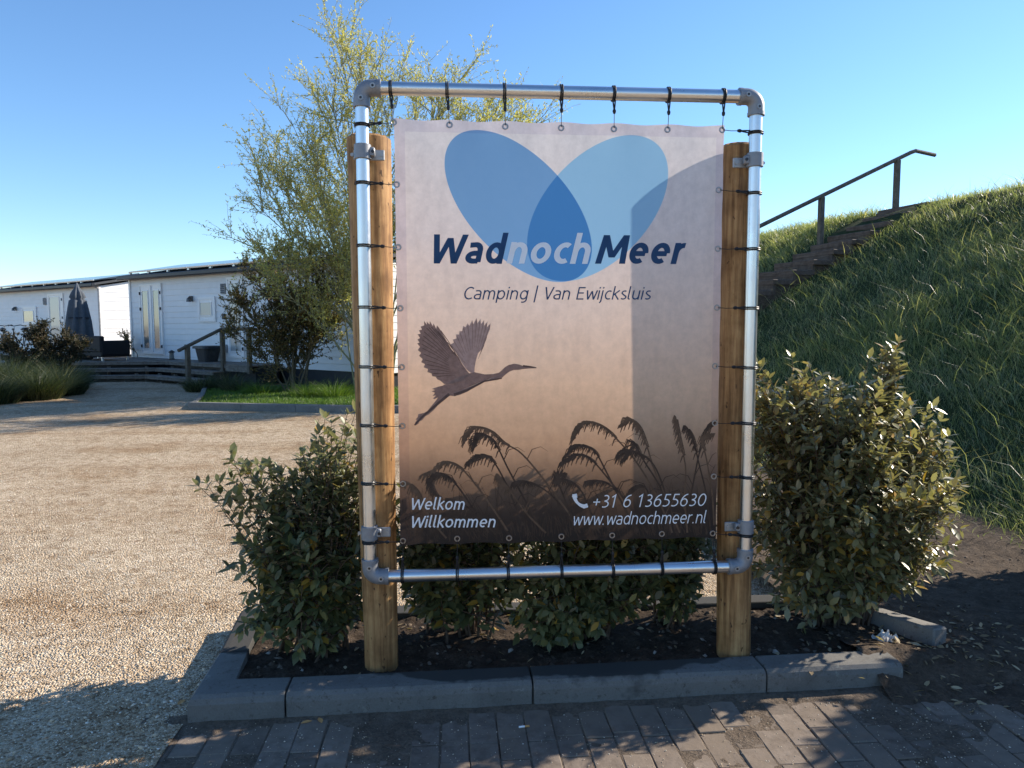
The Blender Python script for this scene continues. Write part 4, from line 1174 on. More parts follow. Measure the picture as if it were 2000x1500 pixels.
def chalet(name, u0, u1, v, label, npan):
    h = empty(name, h2w(u0, v), HRZ)
    tag(h, label, 'chalet', 'white chalets along the gravel')
    L = u1 - u0; DP = 3.9; ZE = 2.93
    box_obj('skirt', (L / 2, -DP / 2, .2), (L - .1, DP - .1, .40), M['dark'], h)
    box_obj('shell', (L / 2, -DP / 2, 1.66), (L - .09, DP - .09, 2.52), M['white'], h)
    siding('front_siding', .0, L, .40, ZE, h)
    siding('end_siding', -DP, -.001, .40, ZE, h, 'side', 0.0)
    rz = ZE + DP / 2 * math.tan(rad(11))
    mesh_obj('gable', [(-.004, 0, ZE), (-.004, -DP, ZE), (-.004, -DP / 2, rz), (.12, 0, ZE), (.12, -DP, ZE), (.12, -DP / 2, rz)], [(0, 2, 1), (3, 4, 5), (0, 1, 4, 3), (1, 2, 5, 4), (2, 0, 3, 5)], M['white'], h)
    for x in (0.0, L):
        box_obj('corner_trim', (x, .006, (ZE + .4) / 2), (.09, .075, ZE - .41), M['whiteframe'], h)
    # roof
    ov = .24
    s = math.tan(rad(11))
    Vr = []
    for x in (-.18, L + .18):
        for y, dz in ((ov, 0), (-DP / 2, 0), (-DP - ov, 0)):
            zz = ZE + .07 + (min(ov - y, y + DP + ov) - ov) * s + ov * 0
            Vr += [(x, y, zz), (x, y, zz + .07)]
    Fr = [(0, 1, 7, 6), (1, 3, 9, 7), (3, 5, 11, 9), (5, 4, 10, 11), (4, 2, 8, 10), (2, 0, 6, 8), (0, 2, 3, 1), (2, 4, 5, 3), (6, 7, 9, 8), (8, 9, 11, 10)]
    rf = mesh_obj('roof', Vr, Fr, M['roof'], h)
    MB().box((L / 2, ov + .055, ZE + .035), (L + .36, .11, .125), bev=.02).build('gutter', M['dark'], rf)
    box_obj('soffit', (L / 2, ov / 2 + .012, ZE + .0), (L + .3, ov - .03, .03), M['dark'], rf)
    MB().tube([(-.06, .06, .3), (-.06, .06, ZE - .1), (-.03, ov, ZE)], .036, 10).build('downpipe', M['vent'], rf)
    pw = (L - .3) / npan
    R = Matrix.Rotation(-rad(11), 3, 'X')
    for k in range(npan):
        y = ov - .12 - .86
        z = ZE + .07 + (ov - y - ov) * s + .07 + .10
        p = MB().box((.15 + pw * (k + .5), y, z), (pw - .03, 1.72, .035), R=R).build('solar_panel', M['panel'], rf)
        MB().box((.15 + pw * (k + .5), y + .845, z - .845 * s - .002), (pw - .028, .03, .04), R=R).build('panel_edge', M['alu'], p)
        MB().box((.15 + pw * k + pw, y + .80, z - .79 * s - .055), (.10, .06, .05)).build('bracket', M['alu'], p)
    return h
c2 = chalet('chalet', -5.2, 6.13, 0.0, 'white clad chalet with double glazed doors, solar panels and deck in front', 10)
c1 = chalet('chalet', 10.75, 20.6, -1.2, 'white clad chalet farther back with its end wall in full sun', 9)
o2, o1 = -5.2, 10.75
# fittings of the nearer chalet (u given from the door side origin)
def U(u): return u - o2
fd = framed(c2, 'glazed_doors', U(4.24), U(5.52), .62, 2.76, [(U(4.40), U(4.70), .80, 2.55), (U(5.02), U(5.33), .80, 2.55)], .055)
box_obj('centre_stile', (U(4.86), .04, 1.69), (.10, .05, 2.02), M['whiteframe'], fd)
for z in (.86, 2.0, 2.48):
    hinge(fd, U(4.29), z); hinge(fd, U(5.47), z)
wd_ = framed(c2, 'window', U(1.46), U(2.30), 1.60, 2.29, [(U(1.64), U(2.18), 1.78, 2.13)], .07, 'frosted')
dr_ = framed(c2, 'door', U(.16), U(.88), .62, 2.80, [(U(.33), U(.76), .80, 2.63)], .06, 'frosted')
for z in (.86, 2.0, 2.52): hinge(dr_, U(.20), z)
MB().tube([(U(.82), .06, 1.62), (U(.82), .11, 1.62), (U(.72), .11, 1.62)], .012, 8).build('handle', M['alu'], dr_)
def wall_lamp(parent, u, z):
    l = MB().box((u, .045, z + .04), (.07, .05, .16), bev=.01).build('wall_lamp', M['lampmat'], parent)
    MB().tube([(u, .08, z + .10), (u, .14, z + .02), (u, .14, z - .05)], [.03, .055, .065], 10).build('lamp_head', M['lampmat'], l)
def vent(parent, u, z):
    p = MB().box((u, .04, z), (.21, .04, .28), bev=.008).build('vent_grille', M['vent'], parent)
    for k in range(5): box_obj('slat', (u, .064, z - .1 + .05 * k), (.17, .012, .03), M['lampmat'], p, R=Matrix.Rotation(.5, 3, 'X'))
wall_lamp(c2, U(2.62), 2.22); vent(c2, U(1.06), 2.5)
MB().box((U(1.05), .05, 1.74), (.13, .06, .16), bev=.015).build('key_box', M['dark'], c2)
MB().box((U(1.03), .05, .86), (.13, .05, .22), bev=.01).build('socket_box', M['vent'], c2)
box_obj('number_plate', (U(1.08), .036, 2.22), (.14, .02, .03), M['vent'], c2)
def U1(u): return u - o1
framed(c1, 'window', U1(16.08), U1(17.44), 1.52, 2.27, [(U1(16.36), U1(17.28), 1.66, 2.09)], .08, 'glass')
d1_ = framed(c1, 'door', U1(13.62), U1(14.95), .62, 2.75, [(U1(13.95), U1(14.78), .80, 2.60)], .08, 'frosted')
for z in (.86, 1.8, 2.5): hinge(d1_, U1(13.70), z)
wall_lamp(c1, U1(18.06), 2.17); vent(c1, U1(15.26), 2.46)
MB().box((U1(15.36), .05, 1.64), (.16, .06, .18), bev=.015).build('key_box', M['dark'], c1)
# a low timber platform in front of the farther chalet
pf = empty('chalet_platform', h2w(11.0, -1.1), HRZ)
tag(pf, 'low timber platform along the farther chalet', 'deck')
for k in range(12):
    box_obj('board', (4.6, .10 + k * .145, .40), (9.2, .138, .03), M['deckwood'], pf)
for k in range(6):
    box_obj('joist', (.4 + k * 1.7, .9, .20), (.09, 1.7, .365), M['railwood'], pf)

# ------------------------------------------------------------------ deck with open steps
dkk = empty('timber_deck', h2w(0, 0), HRZ)
tag(dkk, 'weathered timber deck with three open steps in front of the nearer chalet', 'deck')
dg = Vector((.735, .678)); nd = Vector((-.678, .735))
def tier(o, z, nm, ur=-.42, full=False):
    uc = 2.45 - .39 * o; vc = 1.0 + o
    w_ = .34
    # tread boards, straight run then diagonal run
    for k in range(2):
        oo = o - .085 - k * .17
        ucc = 2.45 - .39 * oo
        a = (ur, 1.0 + oo); b = (ucc, 1.0 + oo)
        MB().box(((a[0] + b[0]) / 2, a[1], z - .017), (b[0] - a[0], .160, .034), bev=.004).build('board', M['deckwood'], dkk)
        p0 = Vector((ucc, 1.0 + oo)); mid = p0 + dg * 2.2
        R = Matrix.Rotation(math.atan2(dg.y, dg.x), 3, 'Z')
        MB().box((mid.x, mid.y, z - .0165), (4.4, .160, .033), R=R, bev=.004).build('board', M['deckwood'], dkk)
    # fascia under the nosing
    MB().box(((ur + uc) / 2, vc - .020, z - .062), (uc - ur, .030, .052)).build('fascia', M['deckwood'], dkk)
    mid = Vector((uc, vc)) + dg * 2.2 - nd * .02
    MB().box((mid.x, mid.y, z - .062), (4.4, .030, .051), R=Matrix.Rotation(math.atan2(dg.y, dg.x), 3, 'Z')).build('fascia', M['deckwood'], dkk)
    for k in range(4):          # stubby supports in the gaps
        box_obj('support', (ur + .25 + k * .78, vc - .06, (z - .14) / 2 + .0), (.07, .07, z - .135), M['deckwood'], dkk)
        q = Vector((uc, vc)) + dg * (.5 + k * 1.0) - nd * .06
        box_obj('support', (q.x, q.y, (z - .14) / 2), (.07, .07, z - .135), M['deckwood'], dkk)
tier(0.0, .505, 'top'); tier(.37, .338, 'middle'); tier(.74, .170, 'lower')
# platform boards parallel to the front
for k in range(5):
    v = .06 + k * .148
    box_obj('board', (2.3, v, .487), (7.5, .140, .034), M['deckwood'], dkk)
R = Matrix.Rotation(math.atan2(dg.y, dg.x), 3, 'Z')
for k in range(16):
    p0 = Vector((2.45, 1.0)) - nd * (.42 + k * .150)
    s0 = max(.0, (k * .150 + .1) * .95)
    mid = p0 + dg * (s0 * .5 + 2.5)
    box_obj('board', (mid.x, mid.y, .4855), (4.4 - min(s0, 2.5) * .6, .142, .033), M['deckwood'], dkk, R=R)
box_obj('board', (-.92, .86, .488), (1.0, .27, .034), M['deckwood'], dkk)
box_obj('fascia', (-.92, .985, .40), (1.0, .03, .13), M['deckwood'], dkk)
box_obj('under_deck_shade', (2.2, .45, .22), (7.2, .7, .40), M['dark'], dkk)  # near-black boxes put the shade behind the open steps in as colour
mid = Vector((2.45, 1.0)) - nd * .55 + dg * 2.6
box_obj('under_deck_shade', (mid.x, mid.y, .22), (4.2, .8, .40), M['dark'], dkk, R=R)
# stair rail
rl = empty('deck_handrail', h2w(-.3, 1.0), HRZ)
tag(rl, 'grey timber handrail with three posts at the deck steps', 'handrail')
def rp(u, v): return (u + .3, v - 1.0)
for (u, v, z0_, z1_) in ((-.50, 2.05, .0, 1.04), (-.30, .98, .30, 1.38), (-1.42, .98, .30, 1.38)):
    x, y = rp(u, v)
    MB().box((x, y, (z0_ + z1_) / 2), (.10, .10, z1_ - z0_), bev=.006).build('post', M['railwood'], rl)
a = Vector((*rp(-.54, 2.30), .90)); b = Vector((*rp(-.30, .98), 1.41))
MB().tube([a, b], .045, 8).build('rail', M['railwood'], rl)
MB().tube([b, (*rp(-1.62, .98), 1.41)], .043, 8).build('rail', M['railwood'], rl)

# ------------------------------------------------------------------ things on the deck
bi = empty('waste_bin', h2w(1.35, .38, .506), HRZ)
tag(bi, 'dark grey plastic bin with wider rim by the chalet wall', 'bin')
def tapered(m, z0_, z1_, a0, a1, bv=.03):
    V = []
    for z, a in ((z0_, a0), (z1_, a1)):
        for k in range(16):
            t = 2 * math.pi * k / 16; c, s = math.cos(t), math.sin(t)
            V.append((a * (abs(c) ** .45) * (1 if c > 0 else -1), a * .85 * (abs(s) ** .45) * (1 if s > 0 else -1), z))
    return m.add(V, [(k, (k + 1) % 16, 16 + (k + 1) % 16, 16 + k) for k in range(16)] + [tuple(reversed(range(16))), tuple(range(16, 32))])
tapered(MB(), .0, .36, .23, .30).build('body', M['bin'], bi)
tapered(MB(), .36, .43, .37, .36).build('rim', M['dark'], bi)
ln_ = empty('lantern', h2w(3.3, .32, .506), HRZ)
tag(ln_, 'small black garden lantern on the deck by the wall', 'lantern')
MB().tube([(0, 0, 0), (0, 0, .03)], .085, 12).build('base', M['dark'], ln_)
MB().tube([(0, 0, .03), (0, 0, .20)], .065, 12).build('glass', M['glass'], ln_)
MB().tube([(0, 0, .20), (0, 0, .23), (0, 0, .27)], [.09, .08, .02], 12).build('cap', M['dark'], ln_)
sf = empty('garden_sofa', h2w(4.95, 1.55, .506), HRZ)
tag(sf, 'black wicker garden sofa standing on the deck', 'sofa')
MB().box((0, 0, .25), (1.85, .80, .28), bev=.03).build('seat', M['wicker'], sf)
MB().box((0, .36, .47), (1.85, .13, .46), bev=.03).build('backrest', M['wicker'], sf)
for x in (-.88, .88): MB().box((x, 0, .36), (.13, .80, .42), bev=.03).build('armrest', M['wicker'], sf)
for x in (-.86, .86):
    for y in (-.34, .34): box_obj('leg', (x, y, .055), (.05, .05, .11), M['alu'], sf)
for x in (-.42, .42): MB().box((x, -.06, .43), (.80, .62, .10), bev=.04).build('cushion', M['anthracite'], sf)
pa = empty('closed_parasol', h2w(5.75, 1.75, .506), HRZ)
tag(pa, 'closed dark grey parasol standing on the deck', 'parasol')
MB().box((0, 0, .03), (.5, .5, .06), bev=.01).build('base', M['anthracite'], pa)
MB().tube([(0, 0, .05), (0, 0, 2.2)], .024, 10).build('pole', M['alu'], pa, True)
V = []; F = []; n = 32; rows = [(.62, .31), (.70, .33), (1.1, .29), (1.5, .24), (1.72, .20), (1.76, .15), (1.82, .19), (1.95, .14), (2.10, .07), (2.24, .02)]
for z, r in rows:
    for k in range(n):
        t = 2 * math.pi * k / n
        f_ = 1 + .26 * math.cos(8 * t + .6 * math.sin(z * 3)) * (1 if z < 2.1 else .3)
        V.append((r * f_ * math.cos(t), r * f_ * math.sin(t), z + (.05 * math.cos(8 * t) if z < .65 else 0)))
for i_ in range(len(rows) - 1):
    for k in range(n): F.append((i_ * n + k, i_ * n + (k + 1) % n, (i_ + 1) * n + (k + 1) % n, (i_ + 1) * n + k))
F.append(tuple((len(rows) - 1) * n + k for k in range(n)))
mesh_obj('canopy', V, F, M['parasol'], pa, True)
MB().torus((0, 0, 1.22), (0, 0, 1), .30, .018, 24, 6).build('strap', M['dark'], pa, True)

# bicycle on the farther platform
def bicycle(loc, rz, label):
    b = empty('bicycle', loc, rz)
    tag(b, label, 'bicycle')
    for x in (-.53, .53):
        w_ = MB().torus((x, 0, .35), (0, 1, 0), .33, .022, 28, 8).build('wheel', M['black'], b, True)
        m = MB().torus((x, 0, .35), (0, 1, 0), .305, .010, 28, 6)
        m.build('rim', M['alu'], w_, True)
        m = MB()
        for k in range(10):
            a = math.pi * 2 * k / 10
            m.tube([(x, 0, .35), (x + .30 * math.cos(a), 0, .35 + .30 * math.sin(a))], .003, 4)
        m.build('spokes', M['alu'], w_)
    m = MB()
    for p in ([(-.53, 0, .35), (-.10, 0, .32)], [(-.10, 0, .32), (-.22, 0, .86)], [(-.22, 0, .72), (.36, 0, .80)], [(-.10, 0, .32), (.38, 0, .72)], [(-.53, 0, .35), (-.21, 0, .74)], [(.34, 0, .98), (.53, 0, .35)]):
        m.tube(p, .018, 8)
    m.build('frame', M['dark'], b, True)
    MB().tube([(-.32, 0, .92), (-.2, 0, .94), (-.05, 0, .93)], [.09, .07, .025], 10, flat=1.0).build('saddle', M['black'], b, True)
    MB().tube([(.20, -.30, 1.06), (.32, -.24, 1.10), (.35, 0, 1.06), (.32, .24, 1.10), (.20, .30, 1.06)], .016, 8).build('handlebar', M['black'], b, True)
    MB().tube([(.34, 0, .96), (.35, 0, 1.07)], .018, 8).build('stem', M['alu'], b, True)
    MB().box((-.56, 0, .72), (.40, .14, .03)).build('rack', M['dark'], b)
    MB().box((.40, 0, .93), (.08, .08, .08), bev=.02).build('headlamp', M['lampmat'], b)
bicycle(h2w(14.55, .02, .418), HRZ + .25, 'dark bicycle parked behind the brown shrub, its handlebar showing')
bicycle(h2w(15.2, .35, .418), HRZ + 2.9, 'dark bicycle cut off by the left picture edge')

# ------------------------------------------------------------------ lawn and its kerb
lv = [(-5.15, 10.55), (-2.16, 9.72), (3.4, 9.45), (3.6, 14.8), (-4.6, 15.2), (-6.25, 14.6), (-5.6, 12.4)]
lw = mesh_obj('lawn', [(x, y, .05) for x, y in lv], [tuple(range(len(lv)))], M['lawn'])
tag(lw, 'short bright lawn strip below the willow', 'lawn', kind='structure')
lk = mesh_obj('lawn_kerb', [(-5.1, 10.56, -.02), (3.4, 9.5, -.02), (3.4, 9.55, -.02), (-5.1, 10.61, -.02)], [(0, 1, 2, 3)], M['kerb'])
tag(lk, 'grey kerb along the lawn edge', 'kerb', kind='structure')
kp = [(-5.2, 10.5), (-4.2, 10.22), (-3.2, 9.95), (-2.2, 9.68), (-1.2, 9.62), (-.2, 9.57), (.8, 9.52), (1.8, 9.46), (2.8, 9.42)]
for p0, p1 in zip(kp[:-1], kp[1:]):
    q = kerb_run((p0[0] + .004, p0[1]), p1, .10, lk, ht=.13, bev=.012); q.data.materials[0] = M['block']
for p0, p1 in (((-6.3, 14.6), (-5.66, 12.45)), ((-5.66, 12.45), (-5.2, 10.6))):
    q = kerb_run(p0, p1, .10, lk, ht=.10, bev=.012); q.data.materials[0] = M['block']
n = 60000
x = rng.uniform(-6.2, 3.2, n); y = rng.uniform(9.6, 14.6, n)
k = (y > 9.78 - .28 * (x + 2.16) * (x < -2.16)) & (x > -5.15 - .26 * (y - 10.5))
x, y = x[k], y[k]; n = len(x); h = rng.uniform(.025, .07, n)
tag(blades('lawn_grass', np.stack([x, y, np.full(n, .05)], -1), h, np.full(n, .010), np.stack([rng.normal(0, .02, n), rng.normal(0, .02, n), np.zeros(n)], -1), M['lawngrass']), 'short mown grass of the lawn', 'grass', kind='stuff')
# ------------------------------------------------------------------ planting
def shrub(name, label, base, lobes, nshoot, mat, mato, leaf=(.030, .070), spacing=.019, nsingle=150, group=None, seed=1, start=.35, yellow=False):
    r = np.random.default_rng(seed)
    t_ = empty(name, base)
    tag(t_, label, 'shrub', group)
    B0 = np.array(base)
    w = np.array([l[3] * l[4] * l[5] * l[6] for l in lobes]); w /= w.sum()
    paths = []; radii = []; LP = []; LD = []; LN = []
    for s in range(nshoot):
        l = lobes[r.choice(len(lobes), p=w)]
        d = r.normal(size=3); d /= np.linalg.norm(d)
        rr_ = r.uniform(.25, 1) ** .45
        tgt = np.array(l[:3]) + d * np.array(l[3:6]) * rr_ - B0
        nmain = max(6, nshoot // 14)
        if s < nmain:
            b = np.array([r.normal(0, .08), r.normal(0, .05), -.02]); cw = np.array([.25, .25, .62])
        else:           # side shoots leave a main stem part way up
            near = min(r.integers(0, nmain, 4), key=lambda q: np.linalg.norm(paths[q][8] - tgt))
            b = paths[near][r.integers(2, 8)].copy(); cw = np.array([.45, .45, .55])
        dv = tgt - b
        c = b + dv * cw
        u = np.linspace(0, 1, 12)[:, None]
        P = (1 - u) ** 2 * b + 2 * u * (1 - u) * c + u ** 2 * tgt
        P = P + np.cumsum(r.normal(0, .004, P.shape), 0)
        paths.append(P); radii.append(np.linspace(.0075, .0016, 12) if s < nmain else np.linspace(.0034, .0012, 12))
        seg = np.linalg.norm(np.diff(P, axis=0), axis=1); cum = np.concatenate([[0], np.cumsum(seg)]); tot = cum[-1]
        s0 = max(start * tot, tot - .60) if s < nmain else .12 * tot
        ss = np.arange(s0, tot, spacing * r.uniform(.85, 1.2)); ss = np.concatenate([ss, [tot, tot, tot]])
        ph = r.uniform(0, 6.28)
        for q, sv in enumerate(ss):
            p = np.array([np.interp(sv, cum, P[:, k]) for k in range(3)])
            i_ = min(np.searchsorted(cum, sv), 11); tg = P[i_] - P[max(i_ - 1, 0)]; tg /= np.linalg.norm(tg) + 1e-9
            ph += 2.4 + r.normal(0, .3)
            a = np.cross(tg, [.3, .2, .93]); a /= np.linalg.norm(a) + 1e-9; c2_ = np.cross(tg, a)
            radv = a * np.cos(ph) + c2_ * np.sin(ph)
            low = np.clip((.55 - p[2]) / .5, 0, 1)
            dd = tg * (.40 if sv < tot else .9) + radv * .9 + np.array([0, 0, -.55 * low]) + r.normal(0, .18, 3)
            nn = np.array([.12, -.55 * low + .05, 1.15]) + tg * .2 + r.normal(0, .30, 3)
            LP.append(p); LD.append(dd); LN.append(nn)
    LP, LD, LN = map(np.array, (LP, LD, LN))
    ok = LP[:, 2] > .03
    LP, LD, LN = LP[ok], LD[ok], LN[ok]
    n = len(LP)
    ll = r.uniform(*leaf, n); ww = ll * r.uniform(.36, .48, n)
    multi_tubes('stems', paths, radii, M['stem'], t_, 5)
    # the leaves nearest the viewer are single leaves, the rest one mass
    dist = np.linalg.norm(LP + B0 - np.array(CAM), axis=1) + r.uniform(0, .35, n)
    order = np.argsort(dist); one = order[:nsingle]; rest = order[nsingle:]
    fo = leaf_cloud('foliage', LP[rest], LD[rest], LN[rest], ll[rest], ww[rest], mat, t_)
    fo['kind'] = 'stuff'
    x, y, z = frames(LD[one], LN[one])
    for k in range(len(one)):
        o = bpy.data.objects.new('leaf', LEAFMESH[mato.name][k % 4])
        j = one[k]
        o.matrix_basis = Matrix(((x[k, 0] * ww[j], y[k, 0] * ll[j], z[k, 0] * ww[j], LP[j, 0]), (x[k, 1] * ww[j], y[k, 1] * ll[j], z[k, 1] * ww[j], LP[j, 1]), (x[k, 2] * ww[j], y[k, 2] * ll[j], z[k, 2] * ww[j], LP[j, 2]), (0, 0, 0, 1)))
        link(o, t_)
    return t_
LEAFMESH = {}
for mm in (M['leafo'], M['leafyo']):
    L_ = []
    for v in range(4):
        sh = LEAF_SHAPE.copy(); sh[:, 0] *= 1.15; sh[:, 2] *= (.6, 1.2, 1.8, .9)[v]; sh[5, 2] += (-.1, .1, -.2, .05)[v]
        me = bpy.data.meshes.new('leaf'); me.from_pydata([tuple(k) for k in sh], [], [tuple(int(q) for q in k) for k in LEAF_TRI]); me.materials.append(mm); L_.append(me)
    LEAFMESH[mm.name] = L_
GRP = 'evergreen shrubs in the planting bed'
shrub('evergreen_shrub', 'dark green evergreen shrub left of the near post, leaning over the kerb corner', (-1.06, .26, .10),
      [(-1.04, .33, .62, .32, .22, .36, 1), (-1.33, .30, .83, .22, .16, .13, 1.8), (-.93, .32, .94, .20, .18, .22, 1.4), (-1.08, .20, .30, .26, .14, .18, 2.6), (-1.12, .25, .50, .28, .18, .20, 1.8), (-.86, .26, .55, .16, .16, .35, 1.5)], 400, M['leaf'], M['leafo'], nsingle=260, group=GRP, seed=3)
shrub('evergreen_shrub', 'large yellowing evergreen shrub at the sunny end of the bed beside the right post', (1.42, .42, .07),
      [(1.40, .45, .70, .46, .36, .46, 1), (1.66, .48, 1.26, .05, .05, .17, 45), (1.22, .48, 1.27, .06, .06, .10, 22), (.99, .46, 1.22, .06, .06, .12, 20), (1.92, .45, .92, .08, .08, .12, 14), (1.98, .44, .66, .07, .10, .10, 14), (1.78, .42, .34, .22, .18, .16, 2), (.98, .46, .68, .12, .2, .42, 2), (1.70, .46, .70, .30, .26, .40, 2.4), (1.12, .48, 1.06, .22, .24, .20, 2.4), (1.25, .26, .30, .30, .12, .18, 3), (1.40, .45, 1.10, .38, .26, .16, 3.6), (1.64, .40, .40, .28, .2, .2, 2.5), (1.40, .15, .78, .26, .09, .26, 9), (1.47, .46, .74, .57, .40, .56, .6)], 860, M['leafy'], M['leafyo'], nsingle=290, group=GRP, seed=5)
shrub('evergreen_shrub', 'sparse twiggy shrub under the banner next to the near post', (-.40, .40, .10),
      [(-.38, .36, .68, .36, .16, .20, 1), (-.36, .32, .42, .34, .14, .18, 1), (-.30, .26, .95, .30, .12, .16, 1.2), (-.56, .36, .52, .14, .14, .34, 2.5)], 400, M['leaf'], M['leafo'], nsingle=90, group=GRP, seed=8)
shrub('evergreen_shrub', 'dense leafy shrub under the middle of the banner', (.16, .34, .10),
      [(.12, .34, .58, .40, .18, .26, 1), (.0, .20, .28, .24, .10, .17, 2.5), (.40, .34, .55, .26, .16, .26, 1.2), (.25, .26, .32, .28, .12, .18, 1.6), (.30, .20, .98, .30, .10, .20, 1.5)], 520, M['leaf'], M['leafo'], nsingle=200, group=GRP, seed=9)
shrub('evergreen_shrub', 'small dim shrub under the banner close to the far post', (.60, .46, .10),
      [(.56, .40, .55, .22, .14, .32, 1), (.62, .34, .50, .12, .12, .36, 1.5)], 250, M['leaf'], M['leafo'], nsingle=40, group=GRP, seed=10)
shrub('evergreen_shrub', 'evergreen shrub growing beyond the right picture edge', (3.55, .60, .02),
      [(3.5, .26, .84, .28, .60, .80, 1), (3.55, 1.1, .66, .28, .45, .56, 1), (3.45, .34, 1.22, .25, .36, .34, 2.5)], 1100, M['leafy'], M['leafyo'], leaf=(.07, .10), nsingle=0, group=GRP, seed=12)

# fallen leaves, litter, block
def dry_leaves(n, fx, zf, name, label, smin=.02, smax=.05):
    p = fx(n); z = zf(p[:, 0], p[:, 1]) + .006
    a = rng.uniform(0, 6.28, n)
    d = np.stack([np.cos(a), np.sin(a), rng.normal(0, .25, n)], -1); nn = np.stack([rng.normal(0, .35, n), rng.normal(0, .35, n), np.ones(n)], -1)
    ll = rng.uniform(smin, smax, n)
    o = leaf_cloud(name, np.column_stack([p, z]), d, nn, ll, ll * rng.uniform(.2, .5, n), M['dryleaf'])
    tag(o, label, 'leaves', kind='stuff')
dry_leaves(300, lambda n: np.stack([rng.normal(1.75, .30, n), rng.normal(.12, .24, n)], -1), lambda x, y: np.where(x > 1.4, earth_z(x, y), soil_z(x, y)), 'leaf_litter', 'dry pale leaf litter on the earth by the large shrub')
dry_leaves(70, lambda n: np.stack([rng.uniform(-1.25, 1.3, n), rng.uniform(.02, .6, n)], -1), soil_z, 'bed_litter', 'dead leaves on the soil of the bed')
for x, y, z, a, lab in ((-1.02, -.185, .014, .3, 'single yellow fallen leaf on the bricks at the kerb joint'), (-1.53, -.02, .020, 1.2, 'single yellow fallen leaf on the gravel by the kerb corner'), (-.94, -.19, .014, 2.0, 'small yellow fallen leaf on the bricks right of the kerb joint')):
    V = leaf_verts(np.array([[x, y, z]]), np.array([[math.cos(a), math.sin(a), .05]]), np.array([[.1, 0, 1.0]]), np.array([.045]), np.array([.02]))[0]
    lf = mesh_obj('fallen_leaf', V, [tuple(int(q) for q in k) for k in LEAF_TRI], M['filter'])
    tag(lf, lab, 'leaf', 'fallen yellow leaves')
bl = MB().box((0, 0, 0), (.10, .62, .10), bev=.008).build('concrete_block', M['block'])
bl.location = (1.62, .42, .075); bl.rotation_euler = (rad(-4), rad(6), rad(24))
tag(bl, 'loose grey concrete kerb piece lying on the earth by the large shrub', 'block')
V = []; F = []
r_ = np.random.default_rng(4)
n = 9
for i_ in range(n):
    for j in range(n):
        u_, v_ = i_ / (n - 1) - .5, j / (n - 1) - .5
        V.append((u_ * .085 + r_.normal(0, .004), v_ * .075 + r_.normal(0, .004), .022 + r_.normal(0, .013) + .02 * math.cos(5 * u_) * math.cos(4 * v_)))
for i_ in range(n - 1):
    for j in range(n - 1): F.append((i_ * n + j, (i_ + 1) * n + j, (i_ + 1) * n + j + 1, i_ * n + j + 1))
cr = mesh_obj('crumpled_paper', V, F, M['paper'])
cr.location = (1.52, .20, .062)
tag(cr, 'crumpled white paper on the earth beside the concrete block', 'litter')
cg = empty('cigarette_butt', (-.20, -.285, .0185), .12)
tag(cg, 'cigarette butt on the bricks in front of the kerb', 'cigarette')
MB().tube([(0, 0, 0), (.022, 0, 0)], .0038, 10).build('paper', M['whiteframe'], cg, True)
MB().tube([(.022, 0, 0), (.040, 0, 0)], .0039, 10).build('filter', M['filter'], cg, True)

# ------------------------------------------------------------------ willow
def tree(name, label, base, targets, nb, nt, nl, lmat, bmat, tw=(.35, .8), leaf=(.045, .085), lw=.30, seed=1, r0=.025, droop=.1, cat='tree', up=.5, s_start=.3):
    r = np.random.default_rng(seed)
    t_ = empty(name, base); tag(t_, label, cat)
    B0 = np.array(base); paths = []; radii = []; tp_ = []; tr_ = []
    LP = []; LD = []
    for tg in targets:
        tg = np.array(tg) - B0; b = np.array([r.normal(0, .18), r.normal(0, .15), -.05])
        c = b + (tg - b) * np.array([.30, .30, .60])
        u = np.linspace(0, 1, 14)[:, None]
        P = (1 - u) ** 2 * b + 2 * u * (1 - u) * c + u ** 2 * tg + np.cumsum(r.normal(0, .02, (14, 3)), 0)
        L = np.linalg.norm(tg)
        paths.append(P); radii.append(np.linspace(r0 * r.uniform(.7, 1.2), .006, 14))
        for k in range(nb):
            s = s_start + (1 - s_start) * r.random() ** .8
            p = P[int(s * 13)] * (1 - (s * 13 % 1)) + P[min(int(s * 13) + 1, 13)] * (s * 13 % 1)
            tn = P[min(int(s * 13) + 1, 13)] - P[int(s * 13)] if int(s * 13) < 13 else P[13] - P[12]
            tn = tn / np.linalg.norm(tn)
            d = tn * .8 + r.normal(0, .55, 3) + np.array([0, 0, up]); d /= np.linalg.norm(d)
            bl_ = L * r.uniform(.10, .26) * (1.15 - .5 * s)
            Q = p + d * bl_ * np.linspace(0, 1, 7)[:, None] + np.cumsum(r.normal(0, .018, (7, 3)), 0)
            paths.append(Q); radii.append(np.linspace(.012, .004, 7))
            for m in range(nt):
                q = Q[r.integers(2, 7)]
                d2 = d * .8 + r.normal(0, .5, 3) + np.array([0, 0, .25]); d2 /= np.linalg.norm(d2)
                tl = r.uniform(*tw)
                uu = np.linspace(0, 1, 5)[:, None]
                T_ = q + d2 * tl * uu + np.array([0, 0, -droop]) * tl * uu ** 2 + np.cumsum(r.normal(0, .010, (5, 3)), 0)
                tp_.append(T_); tr_.append(np.linspace(.0045, .0018, 5))
                a = r.random(nl) * .95 + .05
                pos = np.stack([np.interp(a, np.linspace(0, 1, 5), T_[:, k2]) for k2 in range(3)], -1)
                LP.append(pos); LD.append(d2 * .7 + r.normal(0, .6, (nl, 3)))
    multi_tubes('trunk', paths, radii, bmat, t_, 5)
    cr_ = multi_tubes('twigs', tp_, tr_, bmat, t_, 3)
    LP = np.concatenate(LP); LD = np.concatenate(LD); n = len(LP)
    ll = r.uniform(*leaf, n)
    small_leaf_cloud('crown', LP, LD, r.normal(0, 1, (n, 3)) + np.array([0, 0, .6]), ll, ll * lw, lmat, t_)
    return t_
